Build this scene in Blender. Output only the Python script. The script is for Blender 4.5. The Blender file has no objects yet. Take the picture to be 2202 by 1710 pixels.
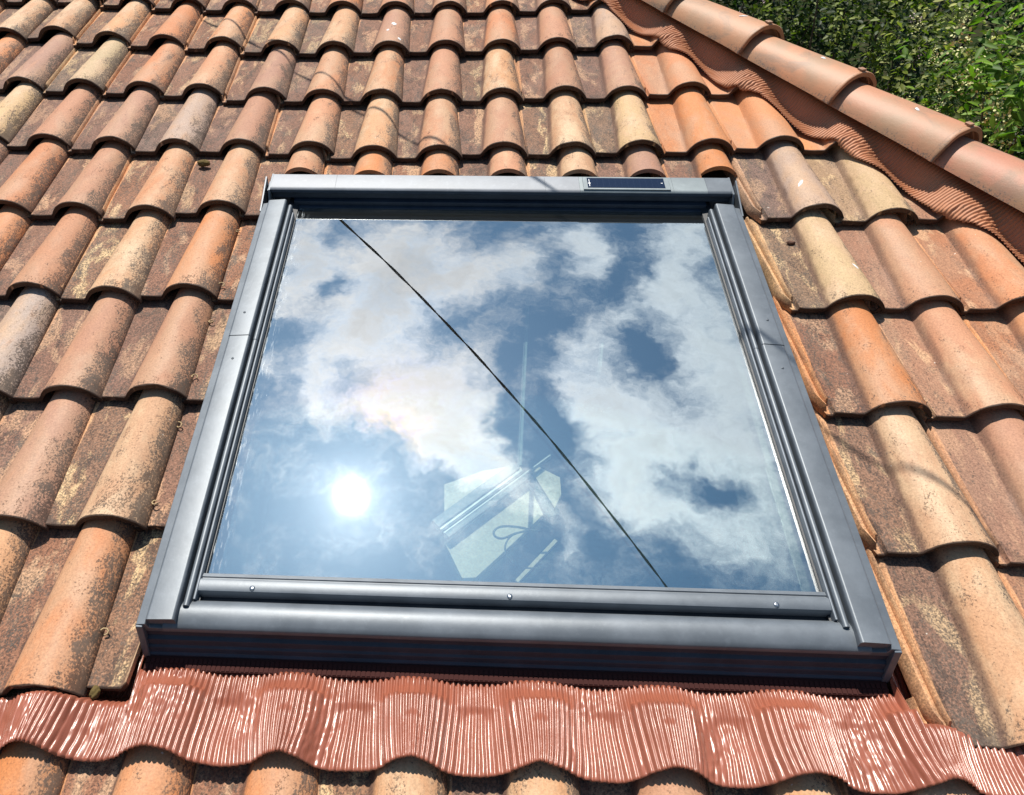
import bpy, bmesh, math, random
import numpy as np
from mathutils import Matrix, Vector, noise
rnd = random.Random(7)
sc = bpy.context.scene
col = sc.collection
R = math.radians
# ------------------------------------------------------------------ frame of the roof slope
# roof frame: u across, v up the slope, w out of the slope; the slope pitches 17 degrees
PITCH = R(17)
M = Matrix.Rotation(PITCH, 4, 'X')
# ------------------------------------------------------------------ camera
RM = Matrix(((0.99887, 0.04374, -0.01874), (0.02043, -0.74983, -0.66131), (-0.04298, 0.66018, -0.74987)))
CAM = Vector((1.54812, -3.22068, 1.31937))
cd = bpy.data.cameras.new('camera')
cam = bpy.data.objects.new('camera', cd); col.objects.link(cam)
cd.sensor_fit = 'HORIZONTAL'; cd.sensor_width = 36; cd.lens = 1700 * 36 / 2202
cd.shift_x = (1101 - 913.81) / 2202; cd.shift_y = -(855 - 841.98) / 2202
cd.clip_start = 0.02; cd.clip_end = 3000
rot = Matrix((RM[0], -RM[1], -RM[2])).transposed().to_4x4()
cam.matrix_world = M @ Matrix.Translation(CAM) @ rot
sc.camera = cam
# ------------------------------------------------------------------ sun
SUN = Vector((-0.13123, 0.54830, 0.82592)).normalized()      # in the roof frame
SW = (M.to_3x3() @ SUN).normalized()
sun_el = math.asin(SW.z); sun_az = math.atan2(SW.x, SW.y)
sl = bpy.data.lights.new('sun', 'SUN'); sl.energy = 5.0; sl.angle = R(0.53); sl.color = (1.0, 0.945, 0.85)
so = bpy.data.objects.new('sun', sl); col.objects.link(so)
so.rotation_euler = SW.to_track_quat('Z', 'Y').to_euler()
sc.view_settings.view_transform = 'Standard'; sc.view_settings.look = 'None'
sc.view_settings.exposure = 0.36; sc.view_settings.gamma = 1
sc.cycles.max_bounces = 8; sc.cycles.transparent_max_bounces = 12
sc.cycles.sample_clamp_indirect = 6
# ------------------------------------------------------------------ small node language
class NT:
    def __init__(s, tree): s.t = tree; s.n = tree.nodes; s.l = tree.links
    def new(s, typ, **kw):
        n = s.n.new(typ)
        for k, v in kw.items(): setattr(n, k, v)
        return n
    def put(s, sock, v):
        if v is None: return
        if isinstance(v, bpy.types.NodeSocket): s.l.new(v, sock)
        else: sock.default_value = v
    def m(s, op, a, b=None, c=None, clamp=False):
        n = s.new('ShaderNodeMath', operation=op, use_clamp=clamp)
        s.put(n.inputs[0], a); s.put(n.inputs[1], b); s.put(n.inputs[2], c)
        return n.outputs[0]
    def v(s, op, a, b=None, c=None):
        n = s.new('ShaderNodeVectorMath', operation=op)
        s.put(n.inputs[0], a); s.put(n.inputs[1], b)
        if c is not None: s.put(n.inputs['Scale' if op == 'SCALE' else 2], c)
        return n.outputs['Value' if op in ('DOT_PRODUCT', 'LENGTH', 'DISTANCE') else 'Vector']
    def scale(s, a, f): return s.v('SCALE', a, None, f)
    def mix(s, f, a, b, blend='MIX'):
        n = s.new('ShaderNodeMix', data_type='RGBA', blend_type=blend)
        s.put(n.inputs[0], f)
        for k, x in ((6, a), (7, b)):
            if isinstance(x, tuple) and len(x) == 3: x = x + (1,)
            s.put(n.inputs[k], x)
        return n.outputs[2]
    def noise(s, vec, scale, detail=3, rough=0.55, dist=0.0, out=0, dim='3D'):
        n = s.new('ShaderNodeTexNoise'); n.noise_dimensions = dim
        s.put(n.inputs['Vector'], vec); s.put(n.inputs['Scale'], scale)
        n.inputs['Detail'].default_value = detail; n.inputs['Roughness'].default_value = rough
        n.inputs['Distortion'].default_value = dist
        return n.outputs[out]
    def step(s, x, a, b, lo=0.0, hi=1.0):
        n = s.new('ShaderNodeMapRange', interpolation_type='SMOOTHSTEP')
        s.put(n.inputs[0], x); n.inputs[1].default_value = a; n.inputs[2].default_value = b
        n.inputs[3].default_value = lo; n.inputs[4].default_value = hi
        return n.outputs[0]
    def xyz(s, vec):
        n = s.new('ShaderNodeSeparateXYZ'); s.put(n.inputs[0], vec); return n.outputs
    def cxyz(s, x, y, z):
        n = s.new('ShaderNodeCombineXYZ'); s.put(n.inputs[0], x); s.put(n.inputs[1], y); s.put(n.inputs[2], z)
        return n.outputs[0]
    def bump(s, h, strength, dist):
        n = s.new('ShaderNodeBump'); s.put(n.inputs['Height'], h)
        n.inputs['Strength'].default_value = strength; n.inputs['Distance'].default_value = dist
        return n.outputs[0]
# ------------------------------------------------------------------ sky with broken cloud
world = bpy.data.worlds.new('World'); sc.world = world; world.use_nodes = True
wt = NT(world.node_tree); wt.n.clear()
sky = wt.new('ShaderNodeTexSky', sky_type='NISHITA', sun_disc=False)
sky.sun_elevation = sun_el; sky.sun_rotation = sun_az; sky.altitude = 200; sky.air_density = 1.0; sky.dust_density = 0.6
tc = wt.new('ShaderNodeTexCoord').outputs['Generated']
e1 = M.to_3x3() @ Vector((1, 0, 0)); e2 = M.to_3x3() @ Vector((0, 1, 0)); e3 = M.to_3x3() @ Vector((0, 0, 1))
dx = wt.v('DOT_PRODUCT', tc, tuple(e1)); dy = wt.v('DOT_PRODUCT', tc, tuple(e2)); dz = wt.v('DOT_PRODUCT', tc, tuple(e3))
dzp = wt.m('MAXIMUM', dz, 0.12)
g = wt.cxyz(wt.m('DIVIDE', dx, dzp), wt.m('DIVIDE', dy, dzp), 0.0)      # flat cloud-layer coordinates
w1 = wt.v('SUBTRACT', wt.noise(g, 6.0, 4, 0.6, out=1), (0.5, 0.5, 0.5))
w2 = wt.v('SUBTRACT', wt.noise(g, 26.0, 4, 0.65, out=1), (0.5, 0.5, 0.5))
gw = wt.v('ADD', g, wt.v('ADD', wt.scale(w1, 0.19), wt.scale(w2, 0.05)))
# cloud banks: centre, radii, turn, weight, all in the cloud-layer coordinates
CLOUDS = [(-0.2977, 1.2664, 13.7248, 1.8791, 0.1888, -9.4745, 1.0),
    (-0.3174, 1.1561, 20.3456, -1.8093, -5.1426, -10.5811, 0.9),
    (-0.1167, 1.27, 9.7686, 0.5997, 0.1894, -9.5066, 1.0),
    (-0.1425, 1.134, 8.6276, 1.6798, 3.0092, -10.291, 1.0),
    (-0.0187, 1.1802, 7.5397, 0.1615, 0.2228, -10.2938, 1.05),
    (-0.1886, 1.0272, 9.0317, 3.2433, 6.581, -11.4732, 1.05),
    (-0.2519, 0.8943, 22.9237, 3.1965, 0.49, -18.2246, 1.0),
    (-0.0853, 0.9265, 8.0782, 0.4555, 0.2888, -10.9505, 1.05),
    (-0.1396, 0.8375, 16.82, 1.4547, 0.6204, -22.15, 0.9),
    (-0.0111, 0.8283, 12.7815, 0.2737, 0.3706, -13.121, 0.95),
    (0.0374, 0.7447, 15.6256, -4.5836, -6.8466, -16.1544, 0.95),
    (-0.0374, 0.7425, 26.6806, 0.9708, 0.5701, -19.1045, 0.9),
    (0.0099, 0.6985, 24.3638, 0.2791, 0.6934, -22.5891, 0.8),
    (0.215, 1.3152, 19.5204, -1.4672, 0.3261, -16.9861, 1.0),
    (0.2377, 1.2305, 28.6913, -2.5092, 0.3037, -14.5978, 1.0),
    (0.1145, 1.2098, 21.5624, -0.7695, 0.2932, -13.8667, 0.75),
    (0.4477, 1.31, 17.491, -4.8628, -2.7269, -9.6637, 0.95),
    (0.4102, 1.1894, 13.8183, 2.9145, 10.0679, -12.5887, 0.9),
    (0.3067, 1.0865, 16.1059, 0.9221, 12.627, -31.5656, 0.75),
    (0.4366, 1.058, 12.5398, -2.3212, 0.2069, -8.5706, 1.0),
    (0.4601, 0.8934, 14.5776, -3.0866, 0.1958, -7.1784, 0.95),
    (0.2116, 0.9918, 25.5225, -2.1694, 0.3606, -14.2608, 0.95),
    (0.2163, 0.8735, 15.6075, -1.4416, 0.3487, -12.6711, 0.95),
    (0.2901, 0.8369, 12.2195, -1.6075, 0.4066, -14.3952, 0.95),
    (0.3475, 0.7774, 9.5922, -0.2623, 5.2817, -21.5694, 0.8),
    (0.2609, 0.7173, 14.5683, -3.8785, -3.2979, -17.1891, 0.9),
    (0.3971, 0.6571, 11.2254, -4.7792, -6.727, -21.7988, 0.75),
    (0.4789, 0.7465, 20.073, -4.783, 0.4064, -13.5211, 0.85),
    (0.3002, 0.6489, 13.5428, -2.0459, 1.028, -32.3276, 0.75),
    (0.1604, 0.5893, 36.2804, -2.7269, 0.7519, -22.8984, 0.6),
    (0.1079, 0.6532, 32.3498, -1.3944, 1.0061, -31.8355, 0.55),
    (0.3773, 0.6013, 19.8381, -3.9606, 1.3475, -41.1521, 0.45),
    (0.4629, 0.5755, 34.765, -8.7857, 1.1826, -35.5286, 0.4),
    (-0.1533, 0.5938, 11.4858, 1.2246, 0.7287, -22.3791, 0.28),
    (-0.3388, 0.9198, 42.5392, 7.6586, 0.934, -35.421, 0.6),
    (-0.2067, 0.7031, 23.9352, 3.0955, 0.9035, -29.6359, 0.25),
    (-0.0336, 1.1976, 68.789, 1.902, 0.6788, -31.8516, -0.6),
    (0.0765, 0.8245, 34.3503, -0.8007, 0.7504, -26.4555, -0.6),
    (0.3811, 0.7099, 20.1195, -6.6778, -6.6704, -34.367, -0.42),
    (0.3358, 0.9516, 17.981, -8.5879, -15.954, -23.2264, -0.42),
    (-0.261, 1.1229, 22.1013, 15.5296, 38.251, -25.2552, -0.6),
    (0.0893, 0.9311, 39.1175, -1.1056, 0.7533, -28.5647, -0.25),
    (-0.2516, 1.2867, 47.6045, -11.5939, -13.3557, -16.4105, -0.45),
    (0.3118, 1.0017, 23.962, -3.1523, 0.7533, -29.9529, -0.4),
    (0.0385, 1.0562, 45.955, -0.1591, 1.52, -63.3418, -0.15),
    (0.1441, 0.8201, 41.0272, -7.9224, -2.103, -10.3629, -0.4),
    (0.1401, 1.0276, 31.2335, -1.5777, 0.4013, -16.3266, -0.35)]
dens = None
for cx_, cy_, a1, a2, b1, b2, amp in CLOUDS:
    # two row vectors of the bank's ellipse
    u_ = wt.m('ADD', wt.v('DOT_PRODUCT', gw, (a1, a2, 0)), -(a1 * cx_ + a2 * cy_))
    v_ = wt.m('ADD', wt.v('DOT_PRODUCT', gw, (b1, b2, 0)), -(b1 * cx_ + b2 * cy_))
    r2_ = wt.m('MULTIPLY_ADD', u_, u_, wt.m('MULTIPLY', v_, v_))
    e_ = wt.m('MULTIPLY', wt.m('EXPONENT', wt.m('MULTIPLY', r2_, -1.0)), amp)
    dens = e_ if dens is None else wt.m('ADD', dens, e_)
# elsewhere in the sky: ordinary scattered cloud
far = wt.step(wt.v('LENGTH', wt.v('SUBTRACT', g, (0.1, 0.9, 0)), (0, 0, 0)), 0.75, 1.1)
fc = wt.step(wt.noise(g, 1.6, 6, 0.55), 0.52, 0.75)
dens = wt.m('MULTIPLY_ADD', far, wt.m('MULTIPLY', fc, 0.7), dens)
fr = wt.noise(gw, 8.0, 10, 0.68)
fr2 = wt.noise(gw, 34.0, 7, 0.7)
dn = wt.m('ADD', dens, wt.m('MULTIPLY_ADD', fr, 2.3, -1.18))
dn = wt.m('ADD', dn, wt.m('MULTIPLY_ADD', fr2, 0.36, -0.18))
alpha = wt.step(dn, -0.12, 1.25)
sd = tuple(M.to_3x3() @ SUN)
cosang = wt.v('DOT_PRODUCT', wt.v('NORMALIZE', tc), sd)
ang = wt.m('ARCCOSINE', wt.m('MINIMUM', cosang, 1.0))
bright = wt.m('MULTIPLY_ADD', wt.m('EXPONENT', wt.m('MULTIPLY', ang, -1.7)), 2.25, 0.05)
thick = wt.step(dn, 0.6, 2.0, 1.0, 0.74)
ctone = wt.mix(wt.step(fr, 0.35, 0.65), (0.80, 0.88, 0.98), (1.0, 0.98, 0.96))
gx = wt.xyz(g)
ctone = wt.mix(wt.step(gx[0], -0.05, 0.45), ctone, (0.90, 1.0, 1.05))
# mother-of-pearl edge of the cloud beside the sun
pe = wt.v('SUBTRACT', g, (-0.10, 0.83, 0))
peg = wt.m('EXPONENT', wt.m('MULTIPLY', wt.v('DOT_PRODUCT', pe, pe), -110.0))
pedge = wt.m('MULTIPLY', peg, wt.m('MULTIPLY', wt.step(dn, 0.15, 0.6), wt.step(dn, 0.7, 1.5, 1.0, 0.25)))
ctone = wt.mix(pedge, ctone, wt.mix(wt.step(fr2, 0.4, 0.6), (1.25, 0.92, 0.66), (1.12, 0.85, 0.90)))
ccol = wt.scale(ctone, wt.m('MULTIPLY', wt.m('MULTIPLY', bright, thick), wt.m('MULTIPLY', wt.m('MULTIPLY_ADD', wt.step(gx[0], 0.0, 0.4), 0.22, 1.0), wt.m('MULTIPLY_ADD', fr2, 0.45, 0.80))))
skyc = wt.scale(sky.outputs[0], 0.055)
skyc = wt.mix(1.0, skyc, (0.92, 1.0, 1.02), 'MULTIPLY')
veil = wt.m('MULTIPLY', wt.m('EXPONENT', wt.m('MULTIPLY', ang, -2.3)), 0.66)      # sunlit haze round the sun
skyc = wt.v('ADD', skyc, wt.scale(wt.cxyz(0.09, 0.50, 0.94), veil))
base = wt.mix(wt.m('MULTIPLY', alpha, 0.93), skyc, ccol)
au = wt.m('ADD', wt.m('MULTIPLY', wt.m('EXPONENT', wt.m('MULTIPLY', wt.m('POWER', wt.m('DIVIDE', ang, 0.0140), 2.0), -1.0)), 7.0),
          wt.m('ADD', wt.m('MULTIPLY', wt.m('EXPONENT', wt.m('DIVIDE', ang, -0.030)), 1.2), wt.m('MULTIPLY', wt.m('EXPONENT', wt.m('DIVIDE', ang, -0.12)), 0.40)))
base = wt.v('ADD', base, wt.scale(wt.cxyz(1.0, 0.98, 0.96), au))
bg = wt.new('ShaderNodeBackground'); wt.put(bg.inputs[0], base); bg.inputs[1].default_value = 1.0
wo = wt.new('ShaderNodeOutputWorld'); wt.l.new(bg.outputs[0], wo.inputs[0])
# ------------------------------------------------------------------ object helpers
def tag(o, label=None, cat=None, group=None, kind=None):
    if label: o['label'] = label
    if cat: o['category'] = cat
    if group: o['group'] = group
    if kind: o['kind'] = kind
    return o
def rm(loc=(0, 0, 0), rz=0.0):
    return M @ Matrix.Translation(Vector(loc)) @ Matrix.Rotation(rz, 4, 'Z')
def thing(name, label, cat, mat=None, group=None):
    o = bpy.data.objects.new(name, None); col.objects.link(o)
    o.empty_display_size = 0.1
    o.matrix_world = mat if mat is not None else rm()
    return tag(o, label, cat, group)
def link(name, me, mats, parent=None, mat=None, smooth=True):
    o = bpy.data.objects.new(name, me); col.objects.link(o)
    for m_ in (mats if isinstance(mats, (list, tuple)) else [mats]):
        if m_ is not None and len(me.materials) < 8 and m_.name not in [x.name for x in me.materials]: me.materials.append(m_)
    if smooth: me.shade_smooth()
    if parent is not None: o.parent = parent
    if mat is not None: o.matrix_world = mat
    return o
def mesh(name, verts, faces):
    me = bpy.data.meshes.new(name); me.from_pydata([tuple(v) for v in verts], [], faces); me.update(); return me
def fix(me, sharp=35):
    b = bmesh.new(); b.from_mesh(me)
    bmesh.ops.remove_doubles(b, verts=b.verts, dist=1e-5)
    bmesh.ops.recalc_face_normals(b, faces=b.faces)
    b.to_mesh(me); b.free(); me.shade_smooth()
    me.set_sharp_from_angle(angle=R(sharp)); return me
def bevel(o, w=0.0012, seg=2):
    m_ = o.modifiers.new('bevel', 'BEVEL'); m_.width = w; m_.segments = seg; m_.limit_method = 'ANGLE'; m_.angle_limit = R(30)
    return o
def extr(name, prof, a, b, axis, mat, parent, bw=0.0012, cuts=1, wob=0.0):
    """prism: closed profile of (s, w) swept along v (axis 'v', s=u) or along u (axis 'u', s=v)"""
    n = len(prof); vs = []; fs = []
    for i in range(cuts + 1):
        t = a + (b - a) * i / cuts
        for s_, w_ in prof:
            w2_ = w_ + (noise.noise(Vector((t * 5, s_ * 9, 1.3))) * wob if wob else 0)
            vs.append((s_, t, w2_) if axis == 'v' else (t, s_, w2_))
    for i in range(cuts):
        for j in range(n):
            fs.append((i * n + j, i * n + (j + 1) % n, (i + 1) * n + (j + 1) % n, (i + 1) * n + j))
    fs.append(tuple(range(n))); fs.append(tuple(range(cuts * n, cuts * n + n)))
    me = fix(mesh(name, vs, fs)); o = link(name, me, mat, parent, smooth=False)
    if bw: bevel(o, bw)
    return o
def box(name, x0, x1, y0, y1, z0, z1, mat, parent, bw=0.001):
    return extr(name, [(x0, z0), (x1, z0), (x1, z1), (x0, z1)], y0, y1, 'v', mat, parent, bw)
def tube(name, pts, rad, mat, parent=None, n=8, world=None):
    vs = []; fs = []; P_ = [Vector(p) for p in pts]
    for i, p in enumerate(P_):
        d = (P_[min(i + 1, len(P_) - 1)] - P_[max(i - 1, 0)]).normalized()
        a = d.cross(Vector((0.1, 0.2, 1))).normalized(); b = d.cross(a)
        for j in range(n):
            t = 2 * math.pi * j / n; r_ = rad(i) if callable(rad) else rad
            vs.append(p + a * math.cos(t) * r_ + b * math.sin(t) * r_)
    for i in range(len(P_) - 1):
        for j in range(n): fs.append((i * n + j, i * n + (j + 1) % n, (i + 1) * n + (j + 1) % n, (i + 1) * n + j))
    fs.append(tuple(range(n))); fs.append(tuple(range(len(vs) - n, len(vs))))
    return link(name, fix(mesh(name, vs, fs), 60), mat, parent, world, smooth=False)
# ------------------------------------------------------------------ materials
def pbr(name, colr, rough=0.5, metal=0.0, spec=0.5):
    m_ = bpy.data.materials.new(name); m_.use_nodes = True
    t = NT(m_.node_tree); b = m_.node_tree.nodes['Principled BSDF']
    b.inputs['Base Color'].default_value = tuple(colr) + (1,); b.inputs['Roughness'].default_value = rough
    b.inputs['Metallic'].default_value = metal; b.inputs['Specular IOR Level'].default_value = spec
    return m_, t, b
def tile_material():
    m_, t, b = pbr('weathered_clay', (0.5, 0.25, 0.15), 0.6)
    oc = t.new('ShaderNodeTexCoord').outputs['Object']
    oi = t.new('ShaderNodeObjectInfo')
    off = t.cxyz(t.m('MULTIPLY', oi.outputs['Random'], 37.0), t.m('MULTIPLY', oi.outputs['Random'], 91.0), t.m('MULTIPLY', oi.outputs['Random'], 13.0))
    p = t.v('ADD', oc, off)
    q = t.v('ADD', t.v('MULTIPLY', oc, (1.0, 0.45, 1.0)), off)
    x, y, z = t.xyz(oc)
    cl = oi.outputs['Alpha']                      # how blotched with cream this tile is
    big = t.noise(q, 9.0, 4, 0.6, 0.4)
    mid = t.noise(q, 30.0, 5, 0.65, 0.3)
    fine = t.noise(p, 330.0, 4, 0.7)
    spk = t.noise(t.v('ADD', t.v('MULTIPLY', oc, (1.0, 0.75, 1.0)), off), 250.0, 4, 0.75)
    clus = t.noise(q, 75.0, 4, 0.65)
    c0 = oi.outputs['Color']
    # orange to grey-brown firing skin, slow change along the tile
    c1 = t.mix(t.step(big, 0.38, 0.66), c0, t.mix(0.65, c0, (0.39, 0.225, 0.135)))
    c1 = t.mix(t.m('MULTIPLY', t.step(mid, 0.5, 0.75), 0.45), c1, (0.47, 0.21, 0.11))
    # cream bloom
    cream = t.m('MULTIPLY', t.step(t.m('ADD', t.m('MULTIPLY', big, 0.6), t.m('MULTIPLY', mid, 0.5)), 0.44, 0.70), cl)
    c1 = t.mix(cream, c1, (0.56, 0.385, 0.235))
    # the pan is darker and purplish, with worn pale patches
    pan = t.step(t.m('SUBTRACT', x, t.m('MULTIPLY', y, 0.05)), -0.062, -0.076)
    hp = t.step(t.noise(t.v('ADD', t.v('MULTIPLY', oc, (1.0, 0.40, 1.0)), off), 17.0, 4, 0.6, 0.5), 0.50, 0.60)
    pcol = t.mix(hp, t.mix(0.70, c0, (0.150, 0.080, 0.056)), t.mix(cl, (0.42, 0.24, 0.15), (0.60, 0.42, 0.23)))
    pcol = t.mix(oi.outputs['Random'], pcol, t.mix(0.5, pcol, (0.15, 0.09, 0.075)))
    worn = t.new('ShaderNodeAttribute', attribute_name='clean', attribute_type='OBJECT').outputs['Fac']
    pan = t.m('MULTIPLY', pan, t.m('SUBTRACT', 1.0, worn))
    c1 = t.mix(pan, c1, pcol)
    # black lichen: specks everywhere, thick on the right flank and near the lower edge and in the pan
    flank = t.step(t.m('ADD', x, t.m('MULTIPLY_ADD', mid, 0.09, -0.045)), 0.018, 0.062)
    lowe = t.step(t.m('ADD', y, t.m('MULTIPLY_ADD', mid, 0.12, -0.06)), 0.07, -0.01)
    blot = t.step(t.noise(q, 22.0, 5, 0.7, 0.8), 0.50, 0.64)
    dnst = t.m('ADD', t.m('ADD', t.m('MULTIPLY', flank, 0.70), t.m('MULTIPLY', lowe, 0.20)), t.m('MULTIPLY', blot, 0.34))
    dnst = t.m('ADD', dnst, t.m('MULTIPLY', pan, 0.40))
    dnst = t.m('ADD', dnst, t.m('MULTIPLY', cl, 0.10))
    dnst = t.m('MULTIPLY', dnst, t.m('MULTIPLY_ADD', worn, -0.85, 1.0))
    thr = t.m('MULTIPLY_ADD', dnst, -0.33, 0.642)
    thr = t.m('ADD', thr, t.m('MULTIPLY_ADD', clus, -0.22, 0.11))
    sp = t.m('MULTIPLY', t.m('SUBTRACT', spk, thr), 9.0, clamp=True)
    c2 = t.mix(t.m('MULTIPLY', sp, 0.82), c1, t.mix(t.step(mid, 0.4, 0.6), (0.045, 0.033, 0.028), (0.095, 0.075, 0.062)))
    burn = t.m('MULTIPLY', t.step(t.noise(q, 15.0, 5, 0.7, 0.5), 0.50, 0.62), t.m('MULTIPLY_ADD', t.m('MAXIMUM', flank, pan), 0.70, 0.08))
    burn = t.m('MULTIPLY', burn, t.m('MULTIPLY_ADD', worn, -0.9, 1.0))
    c2 = t.mix(t.m('MULTIPLY', burn, t.step(spk, 0.40, 0.58)), c2, (0.085, 0.068, 0.055))
    # seam dirt along the foot of the roll
    foot = t.m('MULTIPLY', t.step(t.m('ABSOLUTE', t.m('ADD', t.m('SUBTRACT', x, t.m('MULTIPLY', y, 0.05)), t.m('MULTIPLY_ADD', mid, 0.012, 0.064))), 0.010, 0.001), 0.75)
    foot = t.m('MULTIPLY', foot, t.m('MULTIPLY_ADD', worn, -0.8, 1.0))
    c2 = t.mix(foot, c2, (0.11, 0.06, 0.045))
    # the interlock ribs are usually covered by the next tile and stay clean
    rib = t.step(t.m('ADD', x, t.m('MULTIPLY', clus, 0.006)), -0.139, -0.142)
    c2 = t.mix(t.m('MULTIPLY', rib, t.m('MULTIPLY_ADD', t.step(mid, 0.4, 0.65), -0.45, 0.9)), c2, t.mix(0.5, c0, (0.62, 0.34, 0.17)))
    # front face at the lower edge: grime, with its shade painted in
    edge_shade_grime = t.step(t.m('ADD', y, t.m('MULTIPLY_ADD', clus, 0.003, -0.0015)), 0.0040, 0.0018)
    c2 = t.mix(t.m('MULTIPLY', edge_shade_grime, 0.93), c2, (0.035, 0.018, 0.012))
    # white lime specks
    lime = t.step(t.noise(p, 75.0, 2, 0.5), 0.77, 0.80)
    c2 = t.mix(t.m('MULTIPLY', lime, 0.6), c2, (0.75, 0.70, 0.62))
    grain = t.step(t.noise(p, 240.0, 3, 0.7), 0.30, 0.70)
    c2 = t.mix(1.0, c2, t.mix(grain, (0.84, 0.83, 0.82), (1.14, 1.14, 1.14)), 'MULTIPLY')
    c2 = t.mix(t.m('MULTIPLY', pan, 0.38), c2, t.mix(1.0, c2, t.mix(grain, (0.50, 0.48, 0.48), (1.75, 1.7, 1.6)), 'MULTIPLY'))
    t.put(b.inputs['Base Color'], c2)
    smooth = t.step(big, 0.42, 0.62)
    ro = t.m('MULTIPLY_ADD', smooth, -0.12, 0.70)
    ro = t.m('ADD', ro, t.m('MULTIPLY', t.m('MAXIMUM', sp, pan), 0.18), clamp=True)
    t.put(b.inputs['Roughness'], ro)
    b.inputs['Specular IOR Level'].default_value = 0.38
    h = t.m('ADD', t.m('MULTIPLY', fine, 0.5), t.m('MULTIPLY', sp, 0.8))
    h = t.m('ADD', h, t.m('MULTIPLY', mid, 1.2))
    t.put(b.inputs['Normal'], t.bump(h, 0.5, 0.0011))
    return m_
CLAY = tile_material()
def paint(name, colr, rough=0.34, metal=0.75, smud=0.06):
    m_, t, b = pbr(name, colr, rough, metal)
    gp = t.new('ShaderNodeNewGeometry').outputs['Position']
    n1 = t.noise(gp, 14.0, 5, 0.6); n2 = t.noise(gp, 900.0, 2, 0.5)
    n3 = t.noise(gp, 55.0, 5, 0.7); dust = t.m('MULTIPLY', t.step(n3, 0.52, 0.72), 0.22)
    cc_ = t.mix(t.step(n1, 0.3, 0.75), tuple(colr), tuple(min(1, c * 1.25 + 0.01) for c in colr))
    t.put(b.inputs['Base Color'], t.mix(dust, cc_, tuple(min(1, c * 1.6 + 0.035) for c in colr)))
    t.put(b.inputs['Roughness'], t.m('MULTIPLY_ADD', n1, smud * 2, rough - smud))
    t.put(b.inputs['Normal'], t.bump(t.m('MULTIPLY_ADD', n1, 2.0, t.m('MULTIPLY', n2, 0.25)), 0.25, 0.0012))
    return m_
GREY = paint('anthracite_paint', (0.112, 0.127, 0.145), 0.46, 0.25)
GREY2 = paint('anthracite_paint_matt', (0.115, 0.130, 0.150), 0.52, 0.4)
DARK = paint('black_seal', (0.012, 0.014, 0.018), 0.5, 0.0)
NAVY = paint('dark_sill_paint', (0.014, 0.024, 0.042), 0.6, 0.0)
HOODP = paint('textured_hood_paint', (0.175, 0.185, 0.205), 0.55, 0.25)
HOODG = paint('smooth_hood_paint', (0.165, 0.19, 0.20), 0.5, 0.3)
ZINC, zt, zb = pbr('steel', (0.45, 0.47, 0.5), 0.3, 1.0)
CELL, ct_, cb_ = pbr('solar_cell', (0.006, 0.010, 0.030), 0.12, 0.0, 0.6)
_p = ct_.new('ShaderNodeTexCoord').outputs['Object']; _x = ct_.xyz(_p)
_l = ct_.step(ct_.m('ABSOLUTE', ct_.m('SUBTRACT', ct_.m('FRACT', ct_.m('MULTIPLY', _x[0], 60.0)), 0.5)), 0.47, 0.5)
ct_.put(cb_.inputs['Base Color'], ct_.mix(ct_.m('MULTIPLY', _l, 0.6), (0.006, 0.010, 0.030), (0.03, 0.04, 0.08)))
WHITE, _, _ = pbr('white_print', (0.8, 0.8, 0.8), 0.5)
def glass(name, refl, tint, dust=True):
    m_ = bpy.data.materials.new(name); m_.use_nodes = True; t = NT(m_.node_tree); t.n.clear()
    gp = t.new('ShaderNodeTexCoord').outputs['Object']
    nrm = t.bump(t.noise(gp, 2.2, 2, 0.5), 0.12, 0.0022)
    gl = t.new('ShaderNodeBsdfAnisotropic'); gl.inputs['Roughness'].default_value = 0.0
    gl.inputs['Color'].default_value = tint + (1,)
    t.put(gl.inputs['Normal'], nrm)
    tr = t.new('ShaderNodeBsdfTransparent'); tr.inputs[0].default_value = (0.96, 1.0, 0.96, 1)
    lw = t.new('ShaderNodeFresnel'); lw.inputs[0].default_value = 1.5
    f = t.m('ADD', t.m('MULTIPLY', lw.outputs[0], 0.85), refl, clamp=True)
    mx = t.new('ShaderNodeMixShader'); t.put(mx.inputs[0], f); t.l.new(tr.outputs[0], mx.inputs[1]); t.l.new(gl.outputs[0], mx.inputs[2])
    out = mx.outputs[0]
    if dust:
        df = t.new('ShaderNodeBsdfDiffuse'); df.inputs[0].default_value = (0.75, 0.80, 0.82, 1)
        x, y, z = t.xyz(gp)
        sp_ = t.step(t.noise(gp, 190.0, 2, 0.5), 0.70, 0.76)
        zone = t.step(t.noise(gp, 3.0, 2, 0.5), 0.45, 0.65)
        edge = t.step(x, 0.055, 0.0)                                   # rain-splash along the left rebate
        es = t.m('MULTIPLY', edge, t.step(t.noise(t.v('MULTIPLY', gp, (1, 0.15, 1)), 160.0, 3, 0.6), 0.52, 0.68))
        wipe = t.step(t.noise(t.v('MULTIPLY', gp, (0.35, 1, 1)), 26.0, 3, 0.6), 0.70, 0.78)
        dd = t.m('ADD', t.m('MULTIPLY', t.m('MULTIPLY', sp_, zone), 0.35), t.m('ADD', t.m('MULTIPLY', es, 0.55), 0.010))
        dd = t.m('ADD', dd, t.m('MULTIPLY', wipe, 0.03), clamp=True)
        m2 = t.new('ShaderNodeMixShader'); t.put(m2.inputs[0], dd); t.l.new(out, m2.inputs[1]); t.l.new(df.outputs[0], m2.inputs[2]); out = m2.outputs[0]
    o = t.new('ShaderNodeOutputMaterial'); t.l.new(out, o.inputs[0]); return m_
PANE = glass('coated_glass', 0.40, (0.93, 0.97, 1.0))
PANE2 = glass('inner_glass', 0.15, (0.75, 1.0, 0.92), False)
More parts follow.
